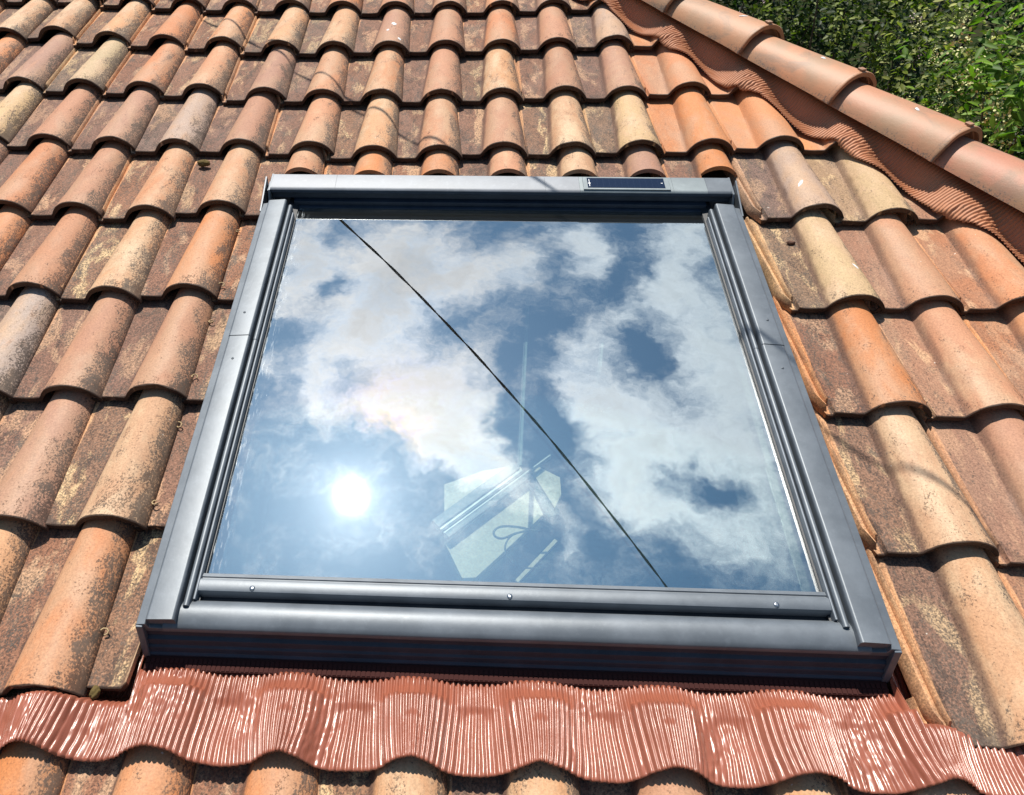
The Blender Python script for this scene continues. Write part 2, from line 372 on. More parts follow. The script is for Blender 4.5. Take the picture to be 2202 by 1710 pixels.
def wood(name, c1, c2, sx=(1, 12, 1)):
    m_, t, b = pbr(name, c1, 0.55)
    p = t.v('MULTIPLY', t.new('ShaderNodeTexCoord').outputs['Object'], sx)
    n = t.noise(p, 14.0, 6, 0.6, 1.0); t.put(b.inputs['Base Color'], t.mix(t.step(n, 0.35, 0.65), c1, c2)); return m_
WOOD = wood('planed_wood', (0.80, 0.76, 0.55), (0.60, 0.55, 0.38), (7, 7, 1))
DWOOD = wood('battens', (0.10, 0.06, 0.04), (0.16, 0.10, 0.06))
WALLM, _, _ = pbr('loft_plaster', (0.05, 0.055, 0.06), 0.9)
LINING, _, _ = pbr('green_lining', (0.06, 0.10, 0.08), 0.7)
DROP, _, _ = pbr('dry_white_lime', (0.66, 0.66, 0.66), 0.8)
# ------------------------------------------------------------------ tile geometry
W, L = 0.21, 0.343
TILT = 0.028; TH = 0.014
def tile_top(x, t):
    """height of the tile's upper face; x from the crest, t = 0 at the lower edge, 1 one course higher"""
    hw = 0.0735 - 0.0165 * t; H = 0.046 - 0.003 * t
    xl = -W + hw + 0.0005                    # where the neighbour's roll ends
    if x >= -hw:
        xx = min(abs(x), hw); Rr = (hw * hw + H * H) / (2 * H)
        z = math.sqrt(max(Rr * Rr - xx * xx, 0)) - Rr
        z = -H + (z + H)
        d = (x + hw) / 0.012
        if d < 1 and x < 0: z = -H + (z + H) * (0.35 + 0.65 * d)
    elif x >= xl: z = -H - 0.0015 * math.sin(math.pi * (x + hw) / (xl + hw))
    else:
        d = xl - x
        z = -H - 0.009 * min(1, d / 0.004)
        y_ = t * L
        for c_, ye, hh in ((0.0105, 0.030, 0.0165), (0.0280, 0.012, 0.0150)):
            e = abs(d - c_)
            if e < 0.0048: z += hh * (1 - (e / 0.0048) ** 4) * min(1, max(0, (y_ - ye) / 0.008))
    return z - TILT * t
def tile_xs(t):
    hw = 0.0735 - 0.0165 * t; xl = -W + hw
    xs = [xl - 0.036, xl - 0.0305, xl - 0.029, xl - 0.026, xl - 0.023, xl - 0.0215, xl - 0.0145, xl - 0.013, xl - 0.010, xl - 0.007, xl - 0.0055, xl - 0.001]
    xs += [xl + (-hw - xl) * f for f in (0.02, 0.25, 0.5, 0.75, 1.0)]
    xs += [-hw + 0.005, -hw + 0.010]
    xs += [-hw + 0.012 + (2 * hw - 0.012) * f for f in (0.06, 0.12, 0.19, 0.26, 0.34, 0.42, 0.5, 0.58, 0.66, 0.73, 0.8, 0.86, 0.91, 0.955, 1.0)]
    return xs
def tile_mesh(name, keep=None, seed=0, y_extra=(), y1=1.2, chip=0.0):
    ys = sorted(set([0.0, 0.0018, 0.005, 0.012, 0.02, 0.03, 0.038, 0.055, 0.075, 0.095, 0.12, 0.15, 0.18, 0.21, 0.24, 0.27, 0.30, 0.343, y1 * L] + list(y_extra)))
    ys = [y for y in ys if y <= y1 * L + 1e-6]
    nx = len(tile_xs(0)); top = []; bot = []
    for y in ys:
        t = y / L; xs = tile_xs(t)
        for i, x in enumerate(xs):
            z = tile_top(x, t)
            z += noise.noise(Vector((x * 22, y * 9, seed * 3.7))) * 0.0011
            if y < 0.0017: z -= 0.0013
            yy = y
            if y < 0.004: yy += noise.noise(Vector((x * 35, seed * 5.1, 0))) * (0.0012 + chip) + max(0, noise.noise(Vector((x * 120, seed * 2.3, 4))) - 0.45) * chip * 8
            if i == 0: z -= 0.001
            # rib ends: the interlock stops short of the lower edge with a chamfer
            x2 = x + (max(0, 0.055 - y) * 0.42 * (1 - i / 12.0) if i <= 11 else 0)
            if i <= 1: x2 += noise.noise(Vector((y * 60, seed * 3.3, 1.0))) * 0.0022
            top.append((x2, yy, z))
            bot.append((x2 + (0.001 if i == 0 else (-0.0015 if i == nx - 1 else 0)), yy + (0.001 if y < 0.001 else 0), z - TH))
    ny = len(ys); nv = nx * ny
    cell = [[True] * (nx - 1) for _ in range(ny - 1)]
    if keep:
        for j in range(ny - 1):
            xm = tile_xs((ys[j] + ys[j + 1]) / 2 / L)
            for i in range(nx - 1): cell[j][i] = keep(i, (ys[j] + ys[j + 1]) / 2, (xm[i] + xm[i + 1]) / 2)
    fs = []
    def a(i, j): return j * nx + i
    def get(i, j): return 0 <= j < ny - 1 and 0 <= i < nx - 1 and cell[j][i]
    for j in range(ny - 1):
        for i in range(nx - 1):
            if not cell[j][i]: continue
            q = [a(i, j), a(i + 1, j), a(i + 1, j + 1), a(i, j + 1)]
            fs.append(tuple(q)); fs.append(tuple(v + nv for v in reversed(q)))
            for di, dj, e0, e1 in ((0, -1, q[0], q[1]), (1, 0, q[1], q[2]), (0, 1, q[2], q[3]), (-1, 0, q[3], q[0])):
                if not get(i + di, j + dj): fs.append((e1, e0, e0 + nv, e1 + nv))
    vs = top + bot
    if not keep or seed >= 90:    # the drip lip under the lower edge
        pass
    me = mesh(name, vs, fs)
    b = bmesh.new(); b.from_mesh(me); bmesh.ops.delete(b, geom=[v for v in b.verts if not v.link_faces], context='VERTS')
    bmesh.ops.recalc_face_normals(b, faces=b.faces); b.to_mesh(me); b.free()
    me.shade_smooth(); me.set_sharp_from_angle(angle=R(48)); me.materials.append(CLAY)
    return me
FULL = [tile_mesh('roof_tile_shell', None, s, chip=0.0006 if s % 3 else 0.0016) for s in range(7)]
DEV = {(0, 1): (-0.042, 0.116), (1, 1): (-0.021, 0.068), (2, 1): (-0.012, 0.045), (3, 1): (0.003, 0.027), (4, 1): (0.015, -0.003), (5, 1): (0.01, -0.01), (6, 1): (0.008, -0.006), (7, 1): (0.004, 0.002), (8, 1): (0.0, 0.011), (9, 1): (-0.005, 0.022), (10, 1): (-0.002, 0.045), (0, 2): (-0.019, 0.056), (1, 2): (-0.007, 0.044), (2, 2): (0.006, 0.029), (3, 2): (0.005, 0.017), (4, 2): (0.021, -0.008), (5, 2): (0.014, -0.018), (6, 2): (0.003, -0.019), (7, 2): (-0.002, -0.018), (8, 2): (-0.008, -0.007), (9, 2): (-0.003, 0.008), (10, 2): (-0.005, 0.012), (11, 2): (0.003, 0.039), (12, 2): (-0.005, 0.041), (1, 3): (-0.003, 0.032), (2, 3): (0.005, 0.016), (3, 3): (0.007, 0.008), (4, 3): (0.005, 0.007), (5, 3): (0.017, -0.001), (6, 3): (0.007, -0.022), (7, 3): (0.001, -0.019), (8, 3): (-0.007, 0.002), (9, 3): (-0.004, 0.002), (10, 3): (-0.004, 0.015), (11, 3): (0.002, 0.026), (12, 3): (0.013, 0.044), (13, 3): (0.008, 0.039), (1, 4): (0.007, 0.014), (2, 4): (0.005, 0.01), (3, 4): (0.012, -0.001), (4, 4): (0.008, 0.025), (12, 4): (0.025, 0.035), (13, 4): (0.018, 0.021), (14, 4): (0.009, 0.033), (2, 5): (0.008, 0.002), (3, 5): (0.014, -0.008), (4, 5): (0.003, 0.006), (12, 5): (0.013, 0.001), (13, 5): (-0.002, 0.004), (3, 6): (0.019, -0.004), (4, 6): (0.01, 0.003), (12, 6): (0.001, -0.001), (13, 6): (0.007, -0.003), (3, 7): (0.016, -0.007), (4, 7): (0.012, -0.001), (12, 7): (-0.004, -0.007), (4, 8): (-0.005, 0.004)}
COEF = [[0.0046, -0.0044], [-0.0048, 0.0105], [-0.0102, 0.0139], [0.0065, 0.0339], [-0.0102, -0.0129], [-0.0125, 0.0171], [0.0501, -0.1214]]
def devi(k, r):
    if r == 9: return (0.012, 0.0)
    if (k, r) in DEV: return DEV[(k, r)]
    kk = min(max(k, 0), 14); rr = min(max(r, 1), 8)
    A = (kk - 7) / 7; B = (rr - 4) / 4
    t = (1, A, B, A * A, A * B, B * B, A * A * B)
    du = sum(c[0] * x for c, x in zip(COEF, t)); dv = sum(c[1] * x for c, x in zip(COEF, t))
    rr_ = random.Random(k * 31 + r * 7)
    return (max(-.02, min(.02, du)) + rr_.uniform(-.002, .002), max(-.03, min(.11, dv)) + rr_.uniform(-.004, .004))
def spot(k, r):
    d = devi(k, r); return (k * W + d[0], -r * L + d[1])
# hip line in the roof plane
HP = Vector((2.540, -0.465)); HD = Vector((0.5235, -0.852))
HN = Vector((0.852, 0.5235))                      # away from the slope
def beyond(u, v): return (Vector((u, v)) - HP).dot(HN)
BASE = {'O': (0.51, 0.200, 0.082), 'T': (0.48, 0.222, 0.115), 'C': (0.49, 0.262, 0.138), 'G': (0.385, 0.195, 0.122), 'S': (0.40, 0.29, 0.23), 'N': (0.52, 0.222, 0.100), 'Y': (0.46, 0.315, 0.17)}  # S: white sheen of glossy tiles put into a paler base colour
CREAM = {'O': 0.15, 'T': 0.40, 'C': 0.85, 'G': 0.12, 'S': 0.30, 'N': 0.0, 'Y': 1.0}
LOOK = {'O': 'orange', 'T': 'tan', 'C': 'cream-mottled', 'G': 'smooth grey-brown', 'S': 'pale greyish', 'N': 'clean salmon', 'Y': 'yellow-cream speckled'}
KINDS = {0: 'TTTGGOTGTGTGOOOO', 1: 'CCOTCCGGOGSO', 2: 'GYOTGTTGCGGON', 3: 'YGGSGTCTGCYONN', 4: 'GOGTTTOOTCGOSYT', 5: 'OOGCO......OYGO', 6: 'TOSGG......OOTO', 7: 'TTYGC......OCGT', 8: 'TOTCO......CCTG', 9: 'TTCOOOOCCGCTCT'}
def kind_of(k, r):
    s = KINDS.get(r, ''); 
    if 0 <= k < len(s) and s[k] != '.': return s[k]
    return random.Random(k * 17 + r * 101).choice('OTCG')
ORD = lambda n: '%d%s' % (n, {1: 'st', 2: 'nd', 3: 'rd'}.get(n if n < 20 else 0, 'th'))
XCUT = 0.985                                      # tiles beside the skylight stop here
XCUT2 = 2.306
def cut_mesh(me, pts_normals):
    b = bmesh.new(); b.from_mesh(me)
    for co, no in pts_normals:
        geo = b.verts[:] + b.edges[:] + b.faces[:]
        res = bmesh.ops.bisect_plane(b, geom=geo, plane_co=co, plane_no=no, clear_outer=True)
        ed = [e for e in res['geom_cut'] if isinstance(e, bmesh.types.BMEdge)]
        try: bmesh.ops.holes_fill(b, edges=ed)
        except Exception: pass
    n = bpy.data.meshes.new('roof_tile_shell'); b.to_mesh(n); b.free()
    n.materials.append(CLAY); n.shade_smooth(); n.set_sharp_from_angle(angle=R(48)); return n
GRP = 'clay tiles laid in courses on the roof slope'
tiles_above_hood = {5: -1.150, 6: -1.165, 7: -1.158, 8: -1.150, 9: -1.150, 10: -1.142, 11: -1.125}
rowlist = []
for r in range(0, 10):
    ks = []
    for k in range(-1, 17):
        u, v = spot(k, r)
        if k < {0: -1, 1: -1, 2: -1, 3: 0, 4: 0, 5: 1, 6: 2, 7: 2, 8: 3, 9: 3}[r]: continue
        if k > {0: 16, 1: 16, 2: 16, 3: 16, 4: 15, 5: 15, 6: 14, 7: 13, 8: 13, 9: 13}[r]: continue
        if beyond(u - 0.10, v + 0.02) > 0.03: continue
        if r in (5, 6, 7, 8) and 6 <= k <= 11: continue
        ks.append(k)
    rowlist.append((r, ks))
tile_at = {}
LO = {-1: -3, 0: -3, 1: -3, 2: -3, 3: -2, 4: -2, 5: -2, 6: -1, 7: -1, 8: 0, 9: 0, 10: 0}; HI = {7: 17, 8: 17, 9: 17, 10: 17}
extra = {}
for r in range(-1, 11):
    have = dict(rowlist).get(r, [])
    for k in range(LO[r], HI.get(r, 18) + 1):
        u, v = spot(k, r)
        if k in have or (r in (5, 6, 7, 8) and 5 <= k <= 11) or beyond(u - 0.10, v + 0.02) > 0.03: continue
        if r == -1 and k > 12: continue
        extra.setdefault(r, []).append(k)
vis = dict(rowlist)
for r in range(-1, 11):
    ks = vis.get(r, []); nl = [k for k in ks if k <= 5]; nr = [k for k in ks if k >= 12]
    for k in ks + extra.get(r, []):
        kd = kind_of(k, r); u, v = spot(k, r)
        me = FULL[(k * 3 + r * 5) % 7]; rs = random.Random(k * 5 + r * 77)
        cut = False
        if r == 4 and 5 <= k <= 11:
            v = -r * L + 0.02; yc = tiles_above_hood[k] - v
            if k == 5:
                ke = lambda i, y, x, yc=yc: y > yc or x < (XCUT - u)
                me = tile_mesh('cut_tile_shell', ke, 40 + k, (yc, yc + 0.002))
                me = cut_mesh(me, [])
                # the narrow strip beside the hood reaches the course line
            else:
                yr = -1.264 - v
                ke = lambda i, y, x, yc=yc, yr=yr: (y > yc) or (y > yr and i < 18)
                me = tile_mesh('cut_tile_shell', ke, 40 + k, (yc, yc + 0.002, yr))
            cut = True
        elif k == 5 and r in (5, 6, 7, 8):
            me = cut_mesh(FULL[r % 7], [((XCUT - u, 0, 0), (1, 0, 0))]); cut = True
        elif r == 9 and 5 <= k <= 11:
            ke = lambda i, y, x: y < 0.30
            me = tile_mesh('cut_tile_shell', ke, 60 + k, (0.30,)); cut = True
        if beyond(u + 0.10, v + 0.42) > 0.0:
            me = cut_mesh(me, [((HP.x + HN.x * 0.0 - u, HP.y - v, 0), (HN.x, HN.y, 0))])
        # wording
        look = LOOK[kd]
        if k not in ks:
            ex = extra[r]; side = [q for q in ex if (q < 6) == (k < 6)]
            lab = '%s tile outside the photo, %s on the %s in the %s course down' % (look, ORD(side.index(k) + 1), 'left' if k < 6 else 'right', ORD(r + 2))
        elif k in nl and nr and r >= 5 and r <= 8:
            if k == 5: lab = 'narrow cut strip of %s tile touching the skylight\'s left cover, %s course' % (look, ORD(r))
            else: lab = '%s roof tile, %s to the skylight\'s left, %s course from the top' % (look, ORD(6 - k), ORD(r))
        elif k in nr and nl and r >= 5 and r <= 8:
            lab = '%s roof tile, %s to the skylight\'s right, %s course from the top' % (look, ORD(k - 11), ORD(r))
        elif r == 4 and 5 <= k <= 11: lab = '%s tile cut short above the skylight hood, %s of seven from the left' % (look, ORD(k - 4))
        elif r == 4: lab = ('%s tile level with the hood, %s to the %s of the short cut tiles' % (look, ORD(5 - k if k < 5 else k - 11), 'left' if k < 5 else 'right'))
        elif r == 9: lab = '%s tile below the pleated apron, %s from the left in the bottom course' % (look, ORD(ks.index(k) + 1))
        else: lab = '%s tile, %s from the left in the %s course above the skylight' % (look, ORD(ks.index(k) + 1), ORD(4 - r))
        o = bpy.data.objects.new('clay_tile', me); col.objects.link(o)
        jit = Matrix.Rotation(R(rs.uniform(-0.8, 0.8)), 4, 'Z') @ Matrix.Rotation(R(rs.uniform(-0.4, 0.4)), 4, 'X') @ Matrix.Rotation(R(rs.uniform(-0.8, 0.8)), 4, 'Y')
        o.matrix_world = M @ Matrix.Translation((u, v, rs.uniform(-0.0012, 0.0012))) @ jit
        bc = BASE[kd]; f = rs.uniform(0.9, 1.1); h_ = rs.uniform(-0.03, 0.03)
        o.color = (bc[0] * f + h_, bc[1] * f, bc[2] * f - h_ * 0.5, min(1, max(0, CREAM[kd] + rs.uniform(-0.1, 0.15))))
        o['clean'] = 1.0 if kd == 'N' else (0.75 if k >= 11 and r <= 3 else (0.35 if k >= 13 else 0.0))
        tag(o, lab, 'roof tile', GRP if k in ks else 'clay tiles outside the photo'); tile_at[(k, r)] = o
# height of the tiled surface anywhere on the slope
def roofz(u, v, smooth=True):
    k0 = int(math.floor(u / W)); best = -1
    for k in (k0, k0 + 1, k0 + 2):
        x = u - k * W
        if -0.1365 <= x <= 0.0735:
            r = math.ceil(-v / L); t = (v + r * L) / L
            best = max(best, tile_top(x, t))
    return best
# ------------------------------------------------------------------ house below the tiles
house = thing('house', 'house carrying the tiled roof, only its dark roof deck showing in gaps', 'house')
deckm = DWOOD
def quad(name, pts, mat, parent, th=0.02):
    n = len(pts); vs = [tuple(p) for p in pts] + [(p[0], p[1], p[2] - th) for p in pts]
    fs = [tuple(range(n)), tuple(range(2 * n - 1, n - 1, -1))] + [(i, i + n, (i + 1) % n + n, (i + 1) % n) for i in range(n)]
    return link(name, fix(mesh(name, vs, fs)), mat, parent, smooth=False)
def hipu(v): return HP.x + HD.x / HD.y * (v - HP.y)
zd = -0.13
quad('roof_deck', [(-1.2, 0.75, zd), (-1.2, -1.30, zd), (hipu(-1.30), -1.30, zd), (hipu(0.75), 0.75, zd)], deckm, house)
quad('roof_deck', [(-1.2, -1.302, zd), (-1.2, -2.63, zd), (1.03, -2.63, zd), (1.03, -1.302, zd)], deckm, house)
quad('roof_deck', [(2.26, -1.302, zd), (2.26, -2.63, zd), (hipu(-2.63), -2.63, zd), (hipu(-1.302), -1.302, zd)], deckm, house)
quad('roof_deck', [(-1.2, -2.632, zd), (-1.2, -3.6, zd), (hipu(-3.6), -3.6, zd), (hipu(-2.632), -2.632, zd)], deckm, house)
# the slope on the far side of the hip, falling away
ud = Vector((0.968 * 0.84, 0, 0))
hv = [Vector((hipu(v), v, -0.06)) for v in (0.75, -3.3)]
Mi = M.inverted().to_3x3()
down = Mi @ Vector((0.70, 0.45, -0.62)).normalized()
quad('far_slope', [hv[0], hv[1], hv[1] + down * 4.0, hv[0] + down * 4.0], pbr('plain_clay', (0.40, 0.18, 0.10), 0.8)[0], house)
# ------------------------------------------------------------------ loft room under the skylight
loft = thing('loft_room', 'dim loft room below the skylight seen faintly through the glass', 'room')
LB, LT, LL, LR, LZ = -3.1, -0.4, 0.55, 2.75, -2.2
def wallbox(name, x0, x1, y0, y1, z0, z1, mat): return box(name, x0, x1, y0, y1, z0, z1, mat, loft, 0)
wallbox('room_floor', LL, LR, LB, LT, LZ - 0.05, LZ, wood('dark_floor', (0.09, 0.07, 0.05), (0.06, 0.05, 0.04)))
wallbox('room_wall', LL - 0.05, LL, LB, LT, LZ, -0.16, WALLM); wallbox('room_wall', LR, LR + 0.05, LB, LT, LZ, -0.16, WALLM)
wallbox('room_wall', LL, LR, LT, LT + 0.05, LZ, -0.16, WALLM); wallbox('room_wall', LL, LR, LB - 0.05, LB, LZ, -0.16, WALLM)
# lining of the opening, pale green in daylight
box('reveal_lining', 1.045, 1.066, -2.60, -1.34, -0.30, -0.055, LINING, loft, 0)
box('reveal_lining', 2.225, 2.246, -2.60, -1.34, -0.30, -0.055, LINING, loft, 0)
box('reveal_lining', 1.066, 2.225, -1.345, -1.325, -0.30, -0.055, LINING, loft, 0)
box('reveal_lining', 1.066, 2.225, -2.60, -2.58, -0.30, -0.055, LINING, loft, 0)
def slab(name, pts, z, th, mat, parent=None, world=None):
    n = len(pts); vs = [(x, y, z) for x, y in pts] + [(x, y, z - th) for x, y in pts]
    fs = [tuple(range(n)), tuple(range(2 * n - 1, n - 1, -1))] + [(i, i + n, (i + 1) % n + n, (i + 1) % n) for i in range(n)]
    return link(name, fix(mesh(name, vs, fs)), mat, parent, world, smooth=False)
bench = tag(slab('wooden_board', [(1.512, -1.941), (1.517, -2.125), (1.566, -2.231), (1.601, -2.228), (1.675, -2.151), (1.785, -2.032), (1.738, -1.899), (1.727, -1.867), (1.623, -1.889)], -0.53, 0.02, WOOD, None, M.copy()),
            'pale wooden board lit by the sun, seen through the lower middle of the skylight glass', 'board')
tag(slab('wooden_board', [(1.759, -1.885), (1.770, -1.865), (1.839, -1.907), (1.839, -1.964), (1.818, -2.009)], -0.53, 0.02, WOOD, None, M.copy()), 'small pale board piece right of the dark batten behind the glass', 'board')
alu, _, _ = pbr('brushed_profile', (0.40, 0.46, 0.46), 0.4, 0.3)
alud, _, _ = pbr('dark_profile', (0.05, 0.08, 0.10), 0.4)
alup, _, _ = pbr('teal_profile', (0.12, 0.20, 0.20), 0.5)
rail = thing('metal_rail', 'grooved metal rail crossing above the wooden board inside the skylight', 'rail', rm((1.516, -2.115, -0.50), math.atan2(0.194, 0.216)))
for i_, (a_, b_, m_) in enumerate(((0.022, 0.050, alud), (0.012, 0.019, alu), (0.005, 0.010, alud), (-0.002, 0.003, alu), (-0.020, -0.004, alud))):
    box('rail_flange', 0.0, 0.30 if i_ != 3 else 0.40, a_, b_, -0.02, -0.003 * (i_ % 2), m_, rail, 0.001)
bt = thing('dark_batten', 'dark batten meeting the metal rail at an angle inside the skylight', 'batten', rm((1.755, -1.88, -0.54), math.atan2(-0.125, 0.05)))
box('batten_body', 0, 0.16, -0.018, 0.018, -0.02, 0, alud, bt, 0.001)
for (x0, y0), (x1, y1), lb in [((1.706, -2.035), (1.753, -1.406), 'slim pale metal post rising from the rail behind the glass'), ((1.938, -1.71), (2.002, -1.314), 'faint slim metal post behind the right half of the glass')]:
    pm = rm((x0, y0, -0.30), math.atan2(y1 - y0, x1 - x0)); ln_ = math.hypot(x1 - x0, y1 - y0)
    po = thing('metal_post', lb, 'post', pm)
    box('post_face', 0, ln_, -0.004, 0.003, -0.01, 0, alup, po, 0.0005); box('post_groove', 0, ln_, 0.004, 0.007, -0.01, -0.002, alud, po, 0)
lt_ = thing('wooden_lath', 'thin pale lath lying near the bottom edge inside the skylight', 'lath', rm((1.695, -2.305, -0.40), math.atan2(0.115, 0.10)))
box('lath_body', 0, 0.155, -0.005, 0.005, -0.01, 0, WOOD, lt_, 0.001)
cp = [(1.728, -2.192), (1.70, -2.186), (1.672, -2.184), (1.652, -2.188), (1.641, -2.198), (1.640, -2.209), (1.648, -2.217), (1.663, -2.218), (1.69, -2.205), (1.728, -2.194), (1.78, -2.192)]
cp2 = [(1.690, -2.203), (1.676, -2.215), (1.667, -2.235), (1.668, -2.255), (1.68, -2.277), (1.70, -2.289), (1.725, -2.294), (1.751, -2.290)]
def catmull(P_, n=6):
    out = []
    for i in range(len(P_) - 1):
        p0, p1, p2, p3 = P_[max(i - 1, 0)], P_[i], P_[i + 1], P_[min(i + 2, len(P_) - 1)]
        for j in range(n):
            t = j / n
            out.append(tuple(0.5 * (2 * b + (c - a) * t + (2 * a - 5 * b + 4 * c - d) * t * t + (3 * b - a - 3 * c + d) * t ** 3) for a, b, c, d in zip(p0, p1, p2, p3)))
    out.append(P_[-1]); return out
cord = tube('cord', [(x, y, -0.35) for x, y in catmull(cp)] + [(x, y, -0.352) for x, y in catmull(list(reversed(cp2)))][:0], 0.0030, DARK, None, 6, M.copy())
tag(cord, 'thin dark cord hanging in a narrow loop behind the glass above the lath', 'cord')
cord2 = tube('cord', [(x, y, -0.355) for x, y in catmull(cp2)], 0.0022, DARK, None, 6, M.copy())
tag(cord2, 'thin dark cord curling in a wide open ring behind the glass', 'cord')
# ------------------------------------------------------------------ skylight
UL, UR = 0.992, 2.299; UC = (UL + UR) / 2
sk = thing('skylight', 'large dark grey framed roof window reflecting blue sky and white clouds', 'skylight')
def mir(p): return [(2 * UC - s_, w_) for s_, w_ in reversed(p)]
def round_top(s0, s1, z0, z1, r_, n=6):
    o_ = [(s0, z0)]
    for i in range(n + 1):
        a_ = math.pi - math.pi / 2 * i / n; o_.append((s0 + r_ + r_ * math.cos(a_), z1 - r_ + r_ * math.sin(a_)))
    for i in range(n + 1):
        a_ = math.pi / 2 - math.pi / 2 * i / n; o_.append((s1 - r_ + r_ * math.cos(a_), z1 - r_ + r_ * math.sin(a_)))
    o_.append((s1, z0)); return list(reversed(o_))
flange = [(UL, -0.085), (1.062, -0.085), (1.062, 0.010), (1.012, 0.012), (1.0085, 0.026), (UL, 0.0235)]
plate = round_top(1.008, 1.0605, -0.004, 0.0345, 0.0055)
plate = [(s_, w_ - (0.003 if (s_ < 1.02 and w_ > 0.02) else 0)) for s_, w_ in plate]
tubep = round_top(1.0655, 1.0765, -0.02, 0.0265, 0.0052)
strip = round_top(1.0785, 1.0840, -0.02, 0.0195, 0.0022, 3)
gasket = [(1.060, -0.03), (1.0875, -0.03), (1.0875, 0.004), (1.060, 0.008)]
for side in (0, 1):
    f_ = (lambda p: p) if side == 0 else mir
    nm = 'left' if side == 0 else 'right'
    extr('side_flashing', f_(flange), -2.636, -1.395, 'v', GREY, sk, 0.001, 14, 0.0012)
    for a_, b_, dz_ in ((-2.629, -1.925, 0.0), (-1.9255, -1.392, 0.0016)):
        c_ = extr('side_cover', [(s_, w_ + dz_) for s_, w_ in f_(plate)], a_, b_, 'v', GREY, sk, 0.0, 10, 0.0006)
        c_['label'] = '%s %s side cover' % ('lower' if a_ < -2 else 'upper', nm)
    for a_, b_, dz_ in ((-2.598, -1.93, 0.0), (-1.931, -1.405, 0.0012)):
        extr('side_bead', [(s_, w_ + dz_) for s_, w_ in f_(tubep)], a_, b_, 'v', GREY, sk, 0.0)
    extr('glazing_bead', f_(strip), -2.582, -1.43, 'v', GREY2, sk, 0.0)
    extr('gasket', f_(gasket), -2.578, -1.33, 'v', DARK, sk, 0.0)
def screw(u, v, z, parent, mt_=None):
    vs = []; fs = []; rings = [(0.0052, 0.0), (0.0050, 0.0014), (0.0036, 0.0026), (0.0022, 0.0029), (0.0016, 0.0012)]
    for rr, zz in rings:
        for j in range(16): vs.append((rr * math.cos(j * math.pi / 8), rr * math.sin(j * math.pi / 8), zz))
    for i in range(len(rings) - 1):
        for j in range(16): fs.append((i * 16 + j, i * 16 + (j + 1) % 16, (i + 1) * 16 + (j + 1) % 16, (i + 1) * 16 + j))
    fs.append(tuple(range(64, 80)))
    vs = [(x_ * 0.6, y_ * 0.6, z_ * 0.6) for x_, y_, z_ in vs] if mt_ else vs
    o = link('screw', fix(mesh('screw', vs, fs), 50), mt_ or ZINC, parent, smooth=False); o.location = (u, v, z); return o
for u, v in ((1.032, -1.849), (1.034, -2.000)): screw(u, v, 0.0330 if v < -1.925 else 0.0346, sk, GREY)
for u, v in ((2.262, -1.846), (2.259, -1.998)): screw(u, v, 0.0330 if v < -1.925 else 0.0346, sk, GREY)
# panes
def pane(name, x0, x1, y0, y1, z, mat):
    o = box(name, 0, x1 - x0, 0, y1 - y0, 0.0, 0.004, mat, sk, 0); o.location = (x0, y0, z)
    return o
pn = mesh('outer_pane', [(0, 0, 0), (1.141, 0, 0), (1.141, 1.20, 0), (0, 1.20, 0)], [(0, 1, 2, 3)])
op = link('outer_pane', pn, PANE, sk, smooth=False); op.location = (1.075, -2.53, 0.0)
ip_ = link('inner_pane', pn.copy(), None, sk, smooth=False); ip_.location = (1.075, -2.53, -0.028); ip_.data.materials.clear(); ip_.data.materials.append(PANE2)
# bottom glazing bar with its three screws
prof = [(-2.5665, -0.008), (-2.5665, 0.012), (-2.5640, 0.0168), (-2.5600, 0.0182), (-2.545, 0.0186), (-2.5405, 0.0170), (-2.5385, 0.0125), (-2.5360, 0.0120), (-2.5345, 0.0142), (-2.5270, 0.0120), (-2.5245, 0.0070), (-2.5240, 0.0005), (-2.5240, -0.008)]
bar = extr('bottom_bar', prof, 1.0835, 2.2115, 'u', GREY, sk, 0.0, 30, 0.0007)
for u in (1.182, 1.646, 2.113): screw(u, -2.5575, 0.0176, bar)
extr('gasket', [(-2.582, -0.02), (-2.582, -0.004), (-2.5625, -0.004), (-2.5625, -0.02)], 1.07, 2.22, 'u', DARK, sk, 0)
cw = [(-2.577, -0.03), (-2.577, 0.002), (-2.5800, 0.0085), (-2.5860, 0.0150), (-2.5940, 0.0190), (-2.604, 0.0205), (-2.616, 0.0198), (-2.628, 0.0165), (-2.6345, 0.0130), (-2.6370, 0.0090), (-2.6372, 0.002), (-2.632, 0.0), (-2.632, -0.03)]
extr('bottom_cowl', cw, 1.036, 2.255, 'u', GREY, sk, 0.0, 40, 0.0010)
fr_ = [(-2.628, 0.006), (-2.6355, 0.003), (-2.6375, -0.012), (-2.6445, -0.016), (-2.6475, -0.029), (-2.6520, -0.032), (-2.6550, -0.043), (-2.660, -0.046), (-2.660, -0.056), (-2.60, -0.056), (-2.60, 0.006)]
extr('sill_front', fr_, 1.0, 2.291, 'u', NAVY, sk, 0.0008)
for s_ in (0, 1):
    x0 = UL if s_ == 0 else UR - 0.012
    extr('corner_foot', [(-2.58, -0.088), (-2.661, -0.088), (-2.661, -0.046), (-2.646, 0.0), (-2.640, 0.0225), (-2.58, 0.0225)], x0, x0 + 0.012, 'u', GREY2, sk, 0.001)
